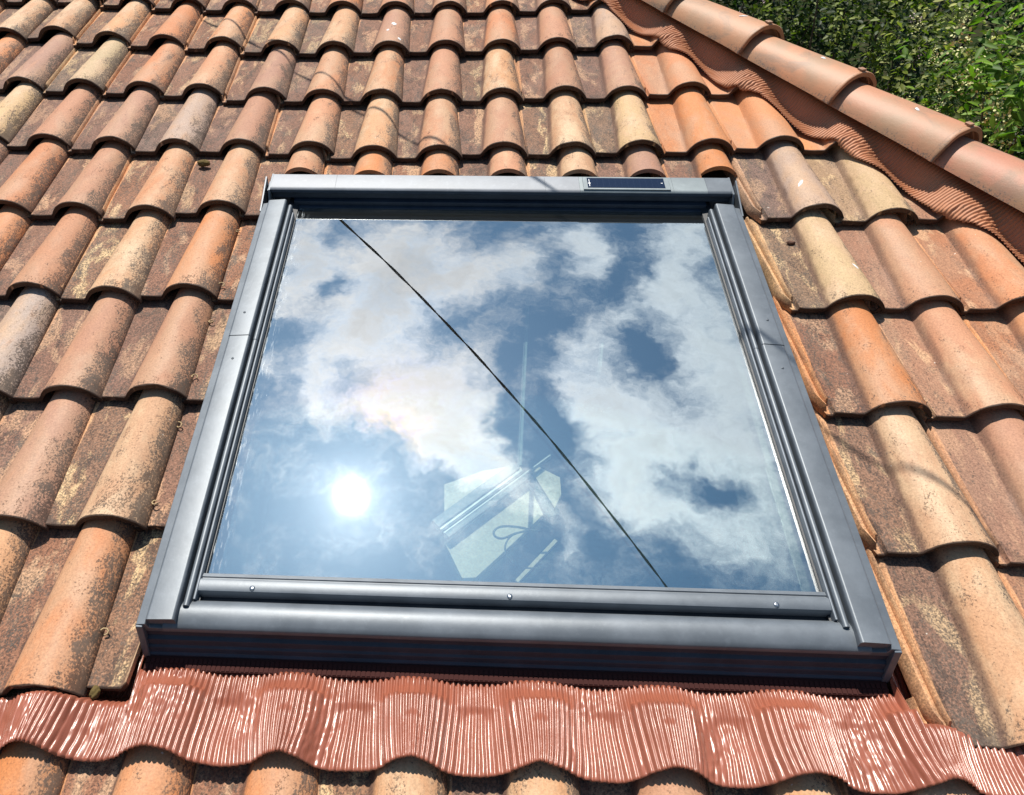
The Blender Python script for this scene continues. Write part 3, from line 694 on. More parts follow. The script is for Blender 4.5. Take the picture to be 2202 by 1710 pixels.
# hood
hd = [(-1.322, 0.010), (-1.320, 0.068), (-1.323, 0.0705), (-1.380, 0.0700), (-1.3885, 0.066), (-1.3915, 0.058), (-1.3895, 0.050), (-1.3800, 0.047), (-1.382, 0.026), (-1.378, 0.022), (-1.366, 0.022), (-1.366, 0.010)]
HK = lambda p: [(s_ + 0.024, w_ * 0.757) for s_, w_ in p]      # the hood sits low over the glass
segs = [(1.012, 1.1925, HOODP), (1.1930, 1.7735, HOODP), (1.7740, 1.868, HOODP), (1.8685, 2.122, HOODG), (2.1225, 2.2135, HOODG), (2.214, 2.279, GREY)]
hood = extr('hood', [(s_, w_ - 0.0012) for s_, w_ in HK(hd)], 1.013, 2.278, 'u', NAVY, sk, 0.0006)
for a_, b_, m_ in segs:
    p_ = [(-1.3215, 0.0692), (-1.3215, 0.0712), (-1.380, 0.0707), (-1.3880, 0.0668), (-1.3895, 0.0640), (-1.3860, 0.0640)]
    extr('hood_plate', HK(p_), a_, b_, 'u', m_, hood, 0)
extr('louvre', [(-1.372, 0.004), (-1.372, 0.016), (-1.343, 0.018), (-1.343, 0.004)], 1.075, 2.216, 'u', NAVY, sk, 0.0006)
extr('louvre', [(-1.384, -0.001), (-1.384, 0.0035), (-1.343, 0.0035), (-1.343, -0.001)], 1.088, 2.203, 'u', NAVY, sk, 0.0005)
sp_ = box('solar_panel', 1.878, 2.114, -1.3595, -1.3005, 0.0532, 0.0562, HOODG, hood, 0.001)
box('solar_cell', 1.890, 2.100, -1.3525, -1.3065, 0.0558, 0.0568, CELL, sp_, 0)
# the tiny white print at both ends of the cell
def marks(rects):
    b = bmesh.new(); V_ = {}
    for x0, x1, y0, y1 in rects:
        q = [b.verts.new(v_) for v_ in ((x0, y0 + 0.025, 0.0571), (x1, y0 + 0.025, 0.0571), (x1, y1 + 0.025, 0.0571), (x0, y1 + 0.025, 0.0571))]; b.faces.new(q)
    bmesh.ops.remove_doubles(b, verts=b.verts, dist=1e-4)
    me = bpy.data.meshes.new('print_mark'); b.to_mesh(me); b.free(); return me
link('print_mark', marks(((1.8945, 1.8962, -1.3715, -1.3640), (1.8945, 1.8962, -1.3640, -1.3590), (1.8945, 1.8962, -1.3590, -1.3555), (1.8945, 1.8962, -1.3555, -1.3380), (1.8915, 1.8945, -1.3590, -1.3555), (1.8962, 1.8985, -1.3590, -1.3555))), WHITE, sp_, smooth=False)
link('print_mark', marks(((2.0905, 2.0935, -1.3560, -1.3535), (2.0935, 2.0955, -1.3560, -1.3535))), WHITE, sp_, smooth=False)
for s_ in (0, 1):
    sx = (lambda x: x) if s_ == 0 else (lambda x: 2 * UC - x + 0.0)
    # end cap plate and the outer rain plate standing beside it
    pts = [(-1.294, 0.0535), (-1.368, 0.050), (-1.390, 0.020), (-1.400, -0.03), (-1.294, -0.03)]
    xa, xb = sorted((sx(1.0065), sx(1.0115))); extr('end_cap', pts, xa, xb, 'u', GREY, sk, 0.0005)
    pts = [(-1.306, 0.052), (-1.400, 0.030), (-1.430, 0.024), (-1.430, -0.03), (-1.306, -0.03)]
    xa, xb = sorted((sx(0.989), sx(0.9935))); extr('rain_plate', pts, xa, xb, 'u', GREY, sk, 0.0005)
extr('head_flashing', [(-1.297, -0.09), (-1.297, 0.03), (-1.342, 0.03), (-1.342, -0.09)], 0.995, 2.296, 'u', GREY2, sk, 0.0005)
extr('head_flashing', [(-1.22, -0.118), (-1.22, -0.10), (-1.297, -0.075), (-1.297, -0.118)], 0.995, 2.296, 'u', NAVY, sk, 0.0005)
# ------------------------------------------------------------------ pleated metal
def pleat_material(name, c1, rough, crease):
    m_, t, b = pbr(name, c1, rough, 0.0, 0.6)
    gp = t.new('ShaderNodeTexCoord').outputs['Object']
    n1 = t.noise(t.v('MULTIPLY', gp, (1, 0.35, 1)), 60.0, 4, 0.6); n2 = t.noise(gp, 9.0, 3, 0.6)
    t.put(b.inputs['Base Color'], t.mix(t.step(n2, 0.35, 0.7), tuple(c1), tuple(c * 0.86 for c in c1)))
    t.put(b.inputs['Roughness'], t.m('MULTIPLY_ADD', n1, 0.22, rough - 0.1))
    t.put(b.inputs['Normal'], t.bump(n1, crease, 0.003))
    return m_
APR = pleat_material('red_brown_painted_sheet', (0.310, 0.100, 0.060), 0.28, 0.3)
HIPM = pleat_material('terracotta_painted_sheet', (0.48, 0.200, 0.095), 0.62, 0.12)
def tile9(u, v):
    u -= 0.012; k0 = math.floor(u / W); best = -1
    for k in (k0, k0 + 1, k0 + 2):
        x = u - k * W
        if -0.1365 <= x <= 0.0735: best = max(best, tile_top(x, (v + 9 * L) / L))
    return best
def apron_z(u, v):
    z = apron_w(u - 0.012, v)
    if (u < 0.988 or u > 2.304) and v > -2.745:
        q_ = min(1, (v + 2.745) / 0.03) * min(1, max((0.988 - u), (u - 2.304)) / 0.012)
        return z * (1 - q_) + (-0.125) * q_
    if v < -2.72: z = max(z, max(tile9(u + d, v) for d in (-0.006, 0, 0.006)) + 0.0055)
    return z
def apron_w(u, v):
    # drapes over the rolls of the course below
    x = (u + W / 2) % W - W / 2
    t = (v + 9 * L) / L
    wave = 0.5 + 0.5 * math.cos(2 * math.pi * x / W); wave = wave ** 1.15
    base = -0.060 + 0.050 * wave - TILT * t + 0.012 + 0.006
    if 0.955 < u < 2.335:
        s = min(1, max(0, (v + 2.695) / -0.070)); s = s * s * (3 - 2 * s)
        top = -0.063 + 0.012 * wave + 0.004 * s
        e = min(1, max(0, (u - 0.955) / 0.05)) * min(1, max(0, (2.335 - u) / 0.05))
        z = top * (1 - s) + base * s
        return z * e + base * (1 - e)
    return base
def make_apron():
    PITCHP = 0.0098; u0, u1 = -0.05, 3.45; n = int((u1 - u0) / PITCHP * 8); nv_ = 44
    vs = []; fs = []
    for j in range(nv_ + 1):
        f = j / nv_
        for i in range(n + 1):
            uu = u0 + (u1 - u0) * i / n
            x = (uu - 0.012 + W / 2) % W - W / 2
            wave = 0.5 + 0.5 * math.cos(2 * math.pi * x / W)
            vt, vb = -2.6825 if 0.99 < uu < 2.30 else -2.600, -2.845 + 0.014 * wave + 0.002 * noise.noise(Vector((uu * 30, 0, 0)))
            v = vt + (vb - vt) * f
            # pleats wander and gather towards the rolls as they run down
            fan = f * f * 0.018 * math.sin(2 * math.pi * x / W) * (0.7 + 0.6 * noise.noise(Vector((math.floor((uu + W / 2) / W) * 3.1, 0.4, 0))))
            wand = noise.noise(Vector((uu * 9, v * 10, 2.0))) * 0.0075 * f
            u = uu - fan + wand
            ph = 2 * math.pi * uu / PITCHP
            crush = max(0, noise.noise(Vector((uu * 11, v * 7, 7.7))) * 1.9 - 0.28) + max(0, wave - 0.86) * 5 * math.exp(-((f - 0.13) / 0.10) ** 2)
            crush = min(1.0, crush) * min(1, f * 8)
            pidx = math.floor(uu / PITCHP)
            hgt = 0.0038 * (1 - 0.75 * crush) * (0.85 + 0.35 * noise.noise(Vector((pidx * 1.7, v * 16, 0.5))))
            c_ = 2 * abs(math.cos(ph / 2)) ** 0.8 - 1
            z = apron_z(uu, v) + hgt * c_
            z += crush * 0.0032 * noise.noise(Vector((uu * 75, v * 34, 3.3))) + crush * 0.0018 * noise.noise(Vector((uu * 180, v * 90, 9.3)))
            z += 0.0030 * noise.noise(Vector((uu * 14, v * 13, 5.0)))
            z += 0.0075 * max(0, f - 0.35) / 0.65 + 0.003 + 0.009 * min(1, f / 0.3)
            if j == nv_: z -= 0.001
            vs.append((u, v, z))
    for j in range(nv_):
        for i in range(n):
            a = j * (n + 1) + i; fs.append((a, a + n + 1, a + n + 2, a + 1))
    me = mesh('pleated_sheet', vs, fs)
    o = link('pleated_sheet', me, APR, None); m_ = o.modifiers.new('sheet', 'SOLIDIFY'); m_.thickness = 0.0012; m_.offset = -1
    return o
ap = thing('flashing_apron', 'glossy red-brown pleated metal apron draped over the tiles below the skylight', 'flashing')
s1 = make_apron(); s1.parent = ap
# stitched seam along the top of the apron
def seam():
    b = bmesh.new(); n = 150
    def ring(x0, x1, y0, y1, z0, z1):
        vv = [b.verts.new(p) for p in ((x0, y0, z0), (x1, y0, z0), (x1, y1, z0), (x0, y1, z0), (x0, y0, z1), (x1, y0, z1), (x1, y1, z1), (x0, y1, z1))]
        for q in ((0, 3, 2, 1), (4, 5, 6, 7), (0, 1, 5, 4), (1, 2, 6, 5), (2, 3, 7, 6), (3, 0, 4, 7)): b.faces.new([vv[i] for i in q])
    ring(0.998, 2.294, -2.686, -2.655, -0.068, -0.0500)
    for i in range(n):
        x = 1.0 + (2.292 - 1.0) * i / n
        ring(x, x + 0.0062, -2.6845, -2.6755, -0.0500, -0.0486); ring(x, x + 0.0062, -2.6735, -2.664, -0.0500, -0.0486)
    me = bpy.data.meshes.new('stitched_seam'); b.to_mesh(me); b.free(); return me
link('stitched_seam', seam(), pbr('dull_seam_paint', (0.050, 0.018, 0.016), 0.85, 0.0, 0.1)[0], ap, smooth=False)
# ------------------------------------------------------------------ hip: pleated strip and hip tiles
def hip_uv(s, w): p = HP + HD * s - HN * w; return p.x, p.y
ZR = {}
def zr(u, v):
    q = (round(u / 0.004), round(v / 0.004))
    if q not in ZR:
        best = -0.075
        for (k, r), (pu, pv) in SPOTS.items():
            x = u - pu; y = v - pv
            if -0.1365 <= x <= 0.0735 and 0 <= y <= 0.40: best = max(best, tile_top(x, y / L))
        ZR[q] = best
    return ZR[q]
SPOTS = {(k, r): spot(k, r) for k in range(8, 19) for r in range(-1, 11)}
def zs(u, v):
    z = -1; acc = 0; c = 0
    for du in (-0.024, -0.012, 0, 0.012, 0.024):
        for dv in (-0.05, -0.025, 0, 0.025, 0.05):
            acc += max(zr(u + du, v + dv - 0.02), zr(u + du, v + dv), zr(u + du, v + dv + 0.02)); c += 1
    return max(acc / c + 0.002, max(zr(u + a, v + b) for a in (-0.006, 0, 0.006) for b in (-0.008, 0, 0.008)) - 0.0075)
def make_hipflash():
    P_ = 0.0105; s0, s1_ = -1.0, 2.35; n = int((s1_ - s0) / P_ * 6); m_ = 12; vs = []; fs = []; cache = {}
    for i in range(n + 1):
        s = s0 + (s1_ - s0) * i / n
        for j in range(m_ + 1):
            wend = 0.158 + 0.010 * math.sin(s * 22) + 0.006 * noise.noise(Vector((s * 8, 0, 0)))
            w = 0.02 + (wend - 0.02) * j / m_
            u, v = hip_uv(s + 0.012 * math.sin(w * 30) * 0.5, w)
            key = (round(s / 0.012), j)
            if key not in cache: cache[key] = zs(*hip_uv(key[0] * 0.012, w))
            k2 = (key[0] + (1 if s > key[0] * 0.012 else -1), j)
            if k2 not in cache: cache[k2] = zs(*hip_uv(k2[0] * 0.012, w))
            f = abs(s - key[0] * 0.012) / 0.012
            zz = cache[key] * (1 - f) + cache[k2] * f
            b = min(1, max(0, (w - 0.05) / 0.06)); b = b * b * (3 - 2 * b)
            z = (0.012) * (1 - b) + (zz + 0.0105) * b + 0.0025 * math.sin(2 * math.pi * s / P_)
            vs.append((u, v, z))
    for i in range(n):
        for j in range(m_):
            a = i * (m_ + 1) + j; fs.append((a, a + 1, a + m_ + 2, a + m_ + 1))
    me = mesh('hip_flashing', vs, fs); o = link('hip_flashing', me, HIPM, None, M.copy())
    q = o.modifiers.new('sheet', 'SOLIDIFY'); q.thickness = 0.0012; q.offset = -1
    return o
tag(make_hipflash(), 'terracotta pleated flashing strip running under the hip tiles along the roof edge', 'flashing')
hW = (M.to_3x3() @ Vector((HD.x, HD.y, 0))).normalized()
Nn = (Vector((0, 0, 1)) - hW * hW.z).normalized(); xW = (-hW).cross(Nn).normalized()
HR = Matrix((xW, -hW, Nn)).transposed().to_4x4()
def hip_mesh(seed):
    vs = []; fs = []; na = 26; ys = [-0.0, 0.002, 0.008, 0.014, 0.016, 0.05, 0.12, 0.2, 0.28, 0.36, 0.43, 0.445]
    ro = []
    for y in ys:
        f = y / 0.445; hw = 0.112 - 0.020 * f; H = 0.086 - 0.028 * f
        if y <= 0.014: hw += 0.0035; H += 0.0035
        if y == 0: hw -= 0.0015; H -= 0.0015
        Rr = (hw * hw + H * H) / (2 * H); am = math.asin(min(1, hw / Rr)) if H <= hw else math.pi - math.asin(hw / Rr)
        for off in (0, -0.013):
            row = []
            for i in range(na + 1):
                a = -am + 2 * am * i / na
                z = (Rr + off) * math.cos(a) - Rr + H + noise.noise(Vector((a * 2, y * 6, seed))) * 0.0015
                row.append(((Rr + off) * math.sin(a), y + (noise.noise(Vector((a * 3, seed, 0))) * 0.002 if y < 0.01 else 0), z))
            ro.append(row)
    n1 = na + 1
    for row in ro: vs += row
    ny = len(ys)
    A = lambda j, i, b: (j * 2 + b) * n1 + i
    for j in range(ny - 1):
        for i in range(na):
            fs.append((A(j, i, 0), A(j, i + 1, 0), A(j + 1, i + 1, 0), A(j + 1, i, 0)))
            fs.append((A(j, i, 1), A(j + 1, i, 1), A(j + 1, i + 1, 1), A(j, i + 1, 1)))
        for i in (0, na): fs.append((A(j, i, 0), A(j + 1, i, 0), A(j + 1, i, 1), A(j, i, 1)))
    for j in (0, ny - 1):
        for i in range(na): fs.append((A(j, i, 0), A(j, i, 1), A(j, i + 1, 1), A(j, i + 1, 0)))
    me = mesh('hip_tile_shell', vs, fs)
    b = bmesh.new(); b.from_mesh(me); bmesh.ops.recalc_face_normals(b, faces=b.faces); b.to_mesh(me); b.free()
    me.shade_smooth(); me.set_sharp_from_angle(angle=R(45)); return me
def hip_material():
    m_, t, b = pbr('hip_clay', (0.6, 0.3, 0.17), 0.6)
    oc = t.new('ShaderNodeTexCoord').outputs['Object']; oi = t.new('ShaderNodeObjectInfo')
    off = t.cxyz(t.m('MULTIPLY', oi.outputs['Random'], 37.0), t.m('MULTIPLY', oi.outputs['Random'], 91.0), 0.0)
    p = t.v('ADD', oc, off); x, y, z = t.xyz(oc)
    big = t.noise(p, 7.0, 4, 0.55, 0.3); mid = t.noise(p, 26.0, 5, 0.65); fine = t.noise(p, 300.0, 3, 0.65)
    c = t.mix(t.step(big, 0.36, 0.64), oi.outputs['Color'], (0.35, 0.200, 0.110))
    c = t.mix(t.m('MULTIPLY', t.step(mid, 0.5, 0.8), 0.5), c, (0.45, 0.20, 0.105))
    edge = t.step(t.m('ADD', z, t.m('MULTIPLY_ADD', mid, 0.05, -0.025)), 0.030, 0.0)
    lowe = t.step(t.m('ADD', y, t.m('MULTIPLY_ADD', mid, 0.12, -0.06)), 0.06, 0.0)
    stain = t.step(t.noise(t.v('MULTIPLY', p, (1.0, 0.5, 1.0)), 11.0, 5, 0.65, 0.5), 0.50, 0.66)
    c = t.mix(t.m('MULTIPLY', stain, 0.62), c, (0.24, 0.150, 0.095))
    d = t.m('ADD', t.m('MULTIPLY', edge, 0.50), t.m('ADD', t.m('MULTIPLY', lowe, 0.35), t.m('MULTIPLY', stain, 0.18)))
    sp = t.m('MULTIPLY', t.m('SUBTRACT', t.noise(p, 190.0, 3, 0.6), t.m('MULTIPLY_ADD', d, -0.36, 0.71)), 12.0, clamp=True)
    c = t.mix(t.m('MULTIPLY', sp, 0.75), c, (0.11, 0.09, 0.075))
    rim = t.step(t.m('ABSOLUTE', t.m('SUBTRACT', y, 0.016)), 0.004, 0.0005)
    c = t.mix(t.m('MULTIPLY', rim, 0.4), c, (0.2, 0.11, 0.07))
    c = t.mix(1.0, c, t.mix(fine, (0.85, 0.85, 0.85), (1.15, 1.15, 1.15)), 'MULTIPLY')
    t.put(b.inputs['Base Color'], c); b.inputs['Roughness'].default_value = 0.55
    t.put(b.inputs['Normal'], t.bump(t.m('ADD', fine, t.m('MULTIPLY', mid, 2.0)), 0.4, 0.001)); return m_
HIPC = hip_material()
hips = [hip_mesh(s) for s in range(3)]
hip_ord = ['topmost', 'second from the top', 'third from the top', 'fourth from the top', 'lowest']
def hip_matrix(s): 
    p = M @ Vector((*hip_uv(s, -0.010), 0)); return Matrix.Translation(p + Nn * 0.026) @ HR @ Matrix.Rotation(R(-1.2), 4, 'X')
for i, s in enumerate((-0.355, 0.030, 0.420, 0.795, 1.175, 1.555, 1.935)):
    me = hips[i % 3]; hl = ['topmost hip tile, crossing the top edge of the photo beside the hedge', 'hip tile second from the top, with a white mark near its lower end', 'hip tile third from the top, with a dark and white spot in its middle', 'hip tile fourth from the top, with a small ring-shaped white mark', 'lowest hip tile in view, running out of the right edge of the photo'] [i] if i < 5 else 'hip tile outside the photo, %s below the lowest one in view' % ('next' if i == 5 else 'second')
    t_ = thing('hip_tile', hl, 'hip tile', hip_matrix(s), 'half-round clay hip tiles along the roof edge')
    o = link('tile_body', me, HIPC, t_, smooth=False)
    rs = random.Random(i); o.color = (0.46 + rs.uniform(-.03, .03), 0.200 + rs.uniform(-.02, .02), 0.108, 1)
    # the small clay nib and nail head on the crest of the lower end
    nb = box('nib', -0.012, 0.010, 0.004, 0.022, 0.089, 0.0965, HIPC, t_, 0.002); nb.color = o.color
# ------------------------------------------------------------------ bird droppings, moss and bits
def splat(u, v, z, rx, ry, rot, lab, mat=None, mtx=None, cat='bird dropping', name='bird_dropping', h=0.0014):
    rs = random.Random(int(u * 1000)); n = 18; vs = [(0, 0, h)]; fs = []
    for ring, (q, zz) in enumerate(((0.55, h * 0.8), (1.0, -0.0004))):
        for j in range(n):
            a = 2 * math.pi * j / n; k_ = q * (1 + (0.35 * noise.noise(Vector((math.cos(a) * 1.5 + u * 9, math.sin(a) * 1.5, v * 5)))))
            x, y = rx * k_ * math.cos(a), ry * k_ * math.sin(a)
            vs.append((x * math.cos(rot) - y * math.sin(rot), x * math.sin(rot) + y * math.cos(rot), zz))
    for j in range(n):
        fs.append((0, 1 + j, 1 + (j + 1) % n)); fs.append((1 + j, 1 + n + j, 1 + n + (j + 1) % n, 1 + (j + 1) % n))
    o = link(name, mesh(name, vs, fs), mat or DROP, None, mtx if mtx is not None else rm((u, v, z)))
    return tag(o, lab, cat)
def on_tile(k, r, x, y, rx, ry, rot, lab, **kw):
    u, v = spot(k, r); t = y / L; z = tile_top(x, t); sl = (tile_top(x + .004, t) - tile_top(x - .004, t)) / .008
    m_ = M @ Matrix.Translation((u + x, v + y, z + 0.0008)) @ Matrix.Rotation(-math.atan(sl), 4, 'Y') @ Matrix.Rotation(-math.atan(TILT / L), 4, 'X')
    return splat(u + x, v + y, z, rx, ry, rot, lab, mtx=m_, **kw)
on_tile(6, 1, 0.004, 0.17, 0.009, 0.013, 0.3, 'white dropping high on a smooth grey-brown tile near the top edge')
on_tile(6, 1, -0.016, 0.11, 0.006, 0.007, 0.0, 'small faint dropping just below a bigger one on the same tile')
on_tile(6, 1, 0.033, 0.035, 0.006, 0.009, 0.5, 'white dropping near the lower edge of a tile at the top of the photo')
on_tile(12, 4, -0.025, 0.12, 0.006, 0.018, -0.5, 'white smear on the pale greyish tile right of the skylight hood')
on_tile(12, 5, 0.03, 0.13, 0.004, 0.012, 0.6, 'short white streak on the yellow-cream tile right of the skylight')
def on_hip(i, x, y, rx, ry, rot, lab, **kw):
    s = (-0.355, 0.030, 0.420, 0.795, 1.175)[i]; f = y / 0.445; hw = 0.112 - .02 * f; H = 0.086 - .028 * f; Rr = (hw * hw + H * H) / (2 * H)
    z = math.sqrt(Rr * Rr - x * x) - Rr + H
    m_ = hip_matrix(s) @ Matrix.Translation((x, y, z + 0.0012)) @ Matrix.Rotation(math.atan2(x, math.sqrt(Rr * Rr - x * x)), 4, 'Y')
    return splat(i + x, y, z, rx, ry, rot, lab, mtx=m_, **kw)
on_hip(1, -0.012, 0.115, 0.004, 0.015, 1.1, 'thin white streak on the second hip tile from the top')
on_hip(2, -0.008, 0.15, 0.006, 0.008, 0.4, 'white spot in the middle of the third hip tile')
on_hip(3, -0.020, 0.16, 0.005, 0.009, -0.5, 'small whitish ring mark on the fourth hip tile')
MOSS, mt, mb = pbr('moss', (0.11, 0.075, 0.02), 0.95)
def clump(name, loc, r_, lab, mat, cat, sq=0.6, seed=1, mtx=None):
    b = bmesh.new(); bmesh.ops.create_icosphere(b, subdivisions=4, radius=1)
    for v_ in b.verts:
        n_ = v_.co.copy(); f = 1 + 0.25 * noise.noise(n_ * 1.6 + Vector((seed, 0, 0))) + 0.16 * noise.noise(n_ * 9 + Vector((seed, 3, 0))); v_.co = Vector((n_.x * r_[0], n_.y * r_[1], n_.z * r_[2])) * f
    me = bpy.data.meshes.new(name); b.to_mesh(me); b.free()
    return tag(link(name, me, mat, None, mtx or rm(loc)), lab, cat)
clump('moss', (0.735, -1.083, -0.050), (0.020, 0.011, 0.010), 'small brown-green moss cushion under a tile edge left of the hood', MOSS, 'moss')
clump('moss', (0.925, -2.730, -0.050), (0.008, 0.012, 0.008), 'small green moss tuft at the foot of the lowest tile left of the apron', MOSS, 'moss', seed=4)
clump('moss', (1.225, -1.235, -0.088), (0.018, 0.007, 0.004), 'thin yellow-green moss line above the left of the skylight hood', pbr('yellow_moss', (0.30, 0.28, 0.05), 0.95)[0], 'moss', seed=6)
clump('mortar_crumb', (2.454, -1.43, -0.062), (0.012, 0.006, 0.005), 'brown crumb of dirt lying on the tile pan right of the skylight', pbr('dirt', (0.12, 0.06, 0.04), 0.9)[0], 'debris', seed=9)
# curled dry lichens clinging to the roll edges left of the skylight
for n_, (k, r, y, lw) in enumerate(((4, 5, 0.045, 'fifth course, lower'), (4, 5, 0.30, 'fifth course, upper'), (4, 6, 0.065, 'sixth course, lower'), (4, 6, 0.27, 'sixth course, upper'), (4, 7, 0.06, 'seventh course, lower'), (4, 7, 0.28, 'seventh course, upper'), (4, 8, 0.12, 'eighth course, middle'))):
    u, v = spot(k, r); rs = random.Random(n_)
    pts = [(0.006 * math.cos(a * 0.9) , 0.007 * math.sin(a * 0.9), 0.004 + 0.001 * a) for a in range(0, 6)]
    hw = 0.0735 - 0.0165 * y / L
    tag(tube('dry_curl', pts, 0.0017, pbr('dry_curl', (0.42, 0.30, 0.16), 0.9)[0], None, 6, rm((u + hw + 0.006, v + y, -0.043 - TILT * y / L), rs.uniform(0, 6))),
        'tiny curled dry tendril at the tile edge left of the skylight, %s' % lw, 'debris', 'dry tendrils stuck to the tile edges')
# ------------------------------------------------------------------ overhead cable, seen in the glass and by its shadow
A_ = Vector((0.941, 0.1515, 1.206)); D_ = Vector((1.6563, -1.4584, 1.0761))
def cable():
    n = 700; vs = []; fs = []; d = D_.normalized(); a = d.cross(Vector((0, 0, 1))).normalized(); b = d.cross(a)
    t0, t1 = -1.1, 2.2; ns = 8; r_ = 0.0034
    for st in (0, 1):
        for i in range(n + 1):
            t = t0 + (t1 - t0) * i / n; s = (t - t0) * D_.length
            sag = -0.03 * (1 - ((t - 0.5) / 1.6) ** 2) + 0.03 * (1 - (0.5 / 1.6) ** 2)
            ph = s * 2 * math.pi / 0.42 + st * math.pi
            c = A_ + D_ * t + Vector((0, 0, -0.48 * t * (1 - t))) + (a * math.cos(ph) + b * math.sin(ph)) * r_
            for j in range(ns):
                q = 2 * math.pi * j / ns; vs.append(c + (a * math.cos(q) + b * math.sin(q)) * r_)
        o0 = st * (n + 1) * ns
        for i in range(n):
            for j in range(ns): fs.append((o0 + i * ns + j, o0 + i * ns + (j + 1) % ns, o0 + (i + 1) * ns + (j + 1) % ns, o0 + (i + 1) * ns + j))
    return fix(mesh('overhead_cable', vs, fs), 60)
tag(link('overhead_cable', cable(), pbr('black_cable', (0.018, 0.022, 0.014), 0.9, 0.0, 0.1)[0], None, M.copy(), smooth=False),
    'twisted black overhead cable reflected diagonally across the skylight glass', 'cable')
# ------------------------------------------------------------------ ground and shrubs beyond the roof
gm, gt, gb = pbr('ground_soil', (0.05, 0.06, 0.025), 1.0, 0.0, 0.0)
_g = gt.new('ShaderNodeNewGeometry').outputs['Position']
gt.put(gb.inputs['Base Color'], gt.mix(gt.step(gt.noise(_g, 1.3, 5, 0.6), 0.4, 0.6), (0.018, 0.030, 0.010), (0.035, 0.034, 0.018)))
GZ = -4.2
tag(link('ground', mesh('ground', [(-600, -600, GZ), (600, -600, GZ), (600, 600, GZ), (-600, 600, GZ)], [(0, 1, 2, 3)]), gm, None, smooth=False), kind='structure')
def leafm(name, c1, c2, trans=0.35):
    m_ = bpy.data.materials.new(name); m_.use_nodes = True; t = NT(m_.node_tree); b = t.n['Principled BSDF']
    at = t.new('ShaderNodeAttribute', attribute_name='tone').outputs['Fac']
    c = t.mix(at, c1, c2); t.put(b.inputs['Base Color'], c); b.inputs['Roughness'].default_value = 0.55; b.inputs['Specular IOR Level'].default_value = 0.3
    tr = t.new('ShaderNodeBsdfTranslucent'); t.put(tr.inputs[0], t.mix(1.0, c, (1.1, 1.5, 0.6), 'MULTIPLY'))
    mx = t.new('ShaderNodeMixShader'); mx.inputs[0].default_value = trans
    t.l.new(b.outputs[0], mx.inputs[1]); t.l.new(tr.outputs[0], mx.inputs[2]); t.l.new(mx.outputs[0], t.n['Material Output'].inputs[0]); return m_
def leaves_mesh(name, centers, normals, sizes, aspect=0.42, seed=0, tone=None):
    rg = np.random.default_rng(seed); n = len(centers)
    nn = normals / np.linalg.norm(normals, axis=1, keepdims=True)
    r_ = rg.normal(size=(n, 3)); a = np.cross(nn, r_); a /= np.linalg.norm(a, axis=1, keepdims=True); b = np.cross(nn, a)
    s = sizes[:, None]
    P0 = centers; P1 = P0 + a * s * 0.35 + b * s * aspect * .5 + nn * s * 0.08; P2 = P0 + a * s * 0.72 + b * s * aspect * .42 + nn * s * 0.04; P3 = P0 + a * s - nn * s * 0.10
    P4 = P0 + a * s * 0.72 - b * s * aspect * .42 + nn * s * 0.04; P5 = P0 + a * s * 0.35 - b * s * aspect * .5 + nn * s * 0.08; P6 = P0 + a * s * 0.5 - nn * s * 0.03
    V_ = np.stack([P0, P1, P2, P3, P4, P5, P6], 1).reshape(-1, 3)
    tri = np.array([[0, 1, 6], [1, 2, 6], [2, 3, 6], [3, 4, 6], [4, 5, 6], [5, 0, 6]])
    F = (np.arange(n)[:, None, None] * 7 + tri[None]).reshape(-1, 3)
    me = bpy.data.meshes.new(name); me.vertices.add(len(V_)); me.vertices.foreach_set('co', V_.ravel())
    me.loops.add(F.size); me.loops.foreach_set('vertex_index', F.ravel()); me.polygons.add(len(F))
    me.polygons.foreach_set('loop_start', np.arange(0, F.size, 3)); me.polygons.foreach_set('loop_total', np.full(len(F), 3)); me.update(); me.validate()
    at = me.attributes.new('tone', 'FLOAT', 'POINT'); tv = tone if tone is not None else rg.random(n)
    at.data.foreach_set('value', np.repeat(tv, 7).astype(np.float32)); return me
BARK, _, _ = pbr('bark', (0.09, 0.07, 0.05), 0.9)
PINK, _, _ = pbr('pink_blossom', (0.62, 0.45, 0.52), 0.7); CREAMF, _, _ = pbr('cream_blossom', (0.62, 0.60, 0.28), 0.7)
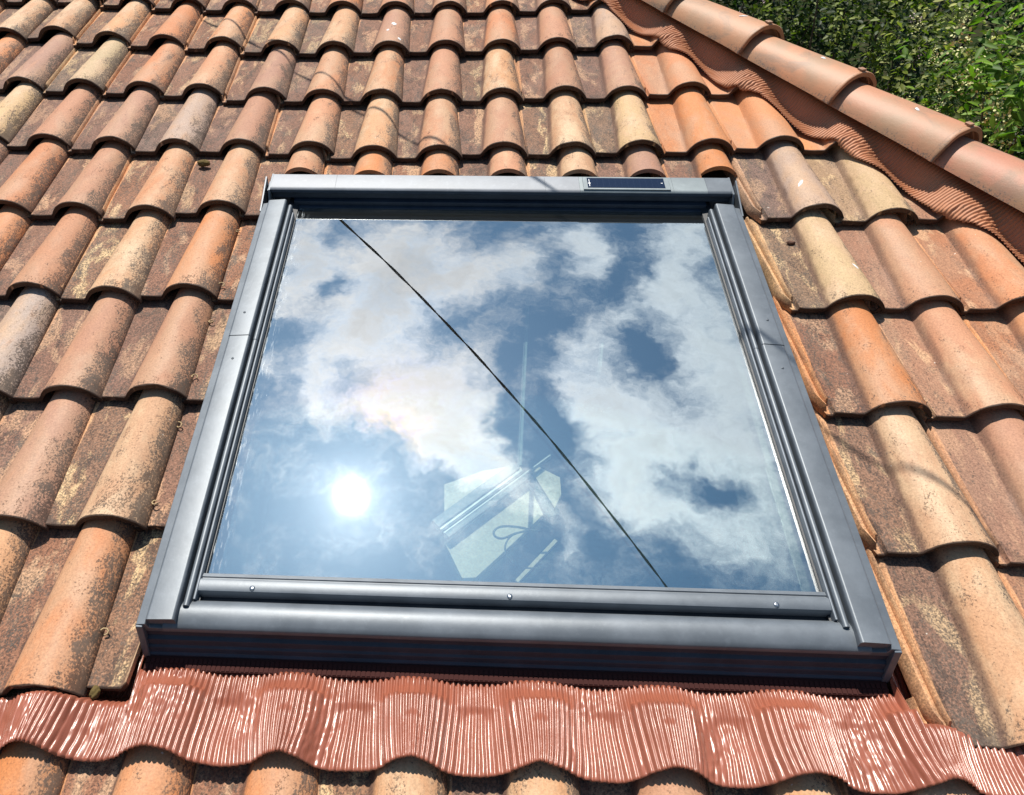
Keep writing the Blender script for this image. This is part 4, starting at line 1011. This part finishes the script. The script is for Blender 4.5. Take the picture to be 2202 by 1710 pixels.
def shrub(name, label, cat, center, rad, nspray, per, size, mat, seed, aspect=0.42, flower=None, nfl=0, flab=None, group='shrubs behind the roof'):
    rg = np.random.default_rng(seed); cx_, cy_, cz_ = center
    root = bpy.data.objects.new(name, None); col.objects.link(root); root.location = (cx_, cy_, GZ); tag(root, label, cat, group)
    # sprays scattered through an uneven crown
    d = rg.normal(size=(nspray, 3)); d /= np.linalg.norm(d, axis=1, keepdims=True)
    gap = np.array([noise.noise(Vector((x * 3.4 + seed * 2, y * 3.4, z * 3.4))) for x, y, z in d])
    d = d[gap > -0.02]; nspray = len(d)
    lump = np.array([1 + 0.35 * noise.noise(Vector((x * 2.2 + seed, y * 2.2, z * 2.2))) for x, y, z in d])
    rr = (0.45 + 0.55 * rg.random(nspray) ** 0.5) * lump
    c = d * rr[:, None] * np.array(rad) + np.array([0, 0, cz_ - GZ])
    up = d * 0.8 + np.array([0, 0, 0.7]) + rg.normal(size=(nspray, 3)) * 0.35; up /= np.linalg.norm(up, axis=1, keepdims=True)
    ln = size * (3.5 + 3 * rg.random(nspray))
    ci = np.repeat(np.arange(nspray), per); f = rg.random(nspray * per)
    pos = c[ci] + up[ci] * (ln[ci] * f)[:, None] + rg.normal(size=(nspray * per, 3)) * size * 0.55
    nrm = d[ci] * 0.4 + np.array([0, -0.1, 0.8]) + rg.normal(size=(nspray * per, 3)) * 0.55
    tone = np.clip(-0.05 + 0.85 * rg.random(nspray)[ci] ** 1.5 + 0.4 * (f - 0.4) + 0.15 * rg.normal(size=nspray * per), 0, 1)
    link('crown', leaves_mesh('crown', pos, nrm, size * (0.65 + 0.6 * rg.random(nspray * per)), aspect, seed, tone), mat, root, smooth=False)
    # stems to a sample of the sprays
    vs = []; fs = []
    for q in range(0, nspray, max(1, nspray // 40)):
        a = Vector((0, 0, 0)); e = Vector(c[q]) ; m1 = a.lerp(e, 0.5) + Vector((0, 0, 0.25 * rad[2])); prev = None
        for i, (p, r_) in enumerate(((a, 0.03), (m1, 0.016), (e, 0.005))):
            base_ = len(vs)
            for j in range(5): vs.append((p.x + r_ * math.cos(j * 1.257), p.y + r_ * math.sin(j * 1.257), p.z))
            if prev is not None:
                for j in range(5): fs.append((prev + j, prev + (j + 1) % 5, base_ + (j + 1) % 5, base_ + j))
            prev = base_
    link('stem', mesh('stem', vs, fs), BARK, root)
    if flower and nfl:
        dd = d[rg.integers(0, nspray, nfl)] + rg.normal(size=(nfl, 3)) * 0.1; dd = dd[(dd[:, 1] < 0.35)]
        k_ = len(dd); fc_ = dd * np.array(rad) * (0.95 + 0.15 * rg.random((k_, 1))) + np.array([0, 0, cz_ - GZ])
        nf = 60; ci = np.repeat(np.arange(k_), nf); pos = fc_[ci] + rg.normal(size=(k_ * nf, 3)) * np.array([1, 1, 1.6]) * size * 0.42
        link('blossom', leaves_mesh('blossom', pos, rg.normal(size=(k_ * nf, 3)) + np.array([0, -.2, .6]), np.full(k_ * nf, size * 0.20), 0.9, seed + 5), flower, root, smooth=False)
    return root
DKL = leafm('dark_leaf', (0.006, 0.015, 0.004), (0.042, 0.085, 0.016), 0.2)
MDL = leafm('mid_leaf', (0.014, 0.034, 0.006), (0.24, 0.29, 0.045), 0.3)
LGL = leafm('bright_leaf', (0.07, 0.15, 0.015), (0.24, 0.38, 0.04), 0.4)
YGL = leafm('yellow_leaf', (0.04, 0.075, 0.010), (0.42, 0.42, 0.10), 0.35)
SPRAYS = 1.0
for a_ in [
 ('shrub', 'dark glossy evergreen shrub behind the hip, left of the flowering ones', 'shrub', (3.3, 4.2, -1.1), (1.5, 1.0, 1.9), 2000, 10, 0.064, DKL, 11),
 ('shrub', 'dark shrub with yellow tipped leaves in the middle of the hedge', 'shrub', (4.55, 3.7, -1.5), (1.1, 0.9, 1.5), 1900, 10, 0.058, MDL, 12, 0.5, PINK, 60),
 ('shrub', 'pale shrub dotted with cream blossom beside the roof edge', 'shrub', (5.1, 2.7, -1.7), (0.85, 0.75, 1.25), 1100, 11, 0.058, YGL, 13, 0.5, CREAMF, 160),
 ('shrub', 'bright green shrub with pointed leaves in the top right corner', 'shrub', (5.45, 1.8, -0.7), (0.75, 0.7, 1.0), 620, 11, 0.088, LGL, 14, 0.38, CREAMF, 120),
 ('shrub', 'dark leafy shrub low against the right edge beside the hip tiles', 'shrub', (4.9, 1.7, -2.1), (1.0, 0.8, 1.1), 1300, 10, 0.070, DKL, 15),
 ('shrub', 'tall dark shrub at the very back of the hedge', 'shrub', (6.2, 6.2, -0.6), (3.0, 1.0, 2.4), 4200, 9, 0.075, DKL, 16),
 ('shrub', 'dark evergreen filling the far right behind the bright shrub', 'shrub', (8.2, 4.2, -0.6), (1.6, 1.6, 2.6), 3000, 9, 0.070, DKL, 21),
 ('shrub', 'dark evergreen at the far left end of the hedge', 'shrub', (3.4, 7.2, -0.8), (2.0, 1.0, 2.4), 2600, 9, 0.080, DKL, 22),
]:
    shrub(*a_)
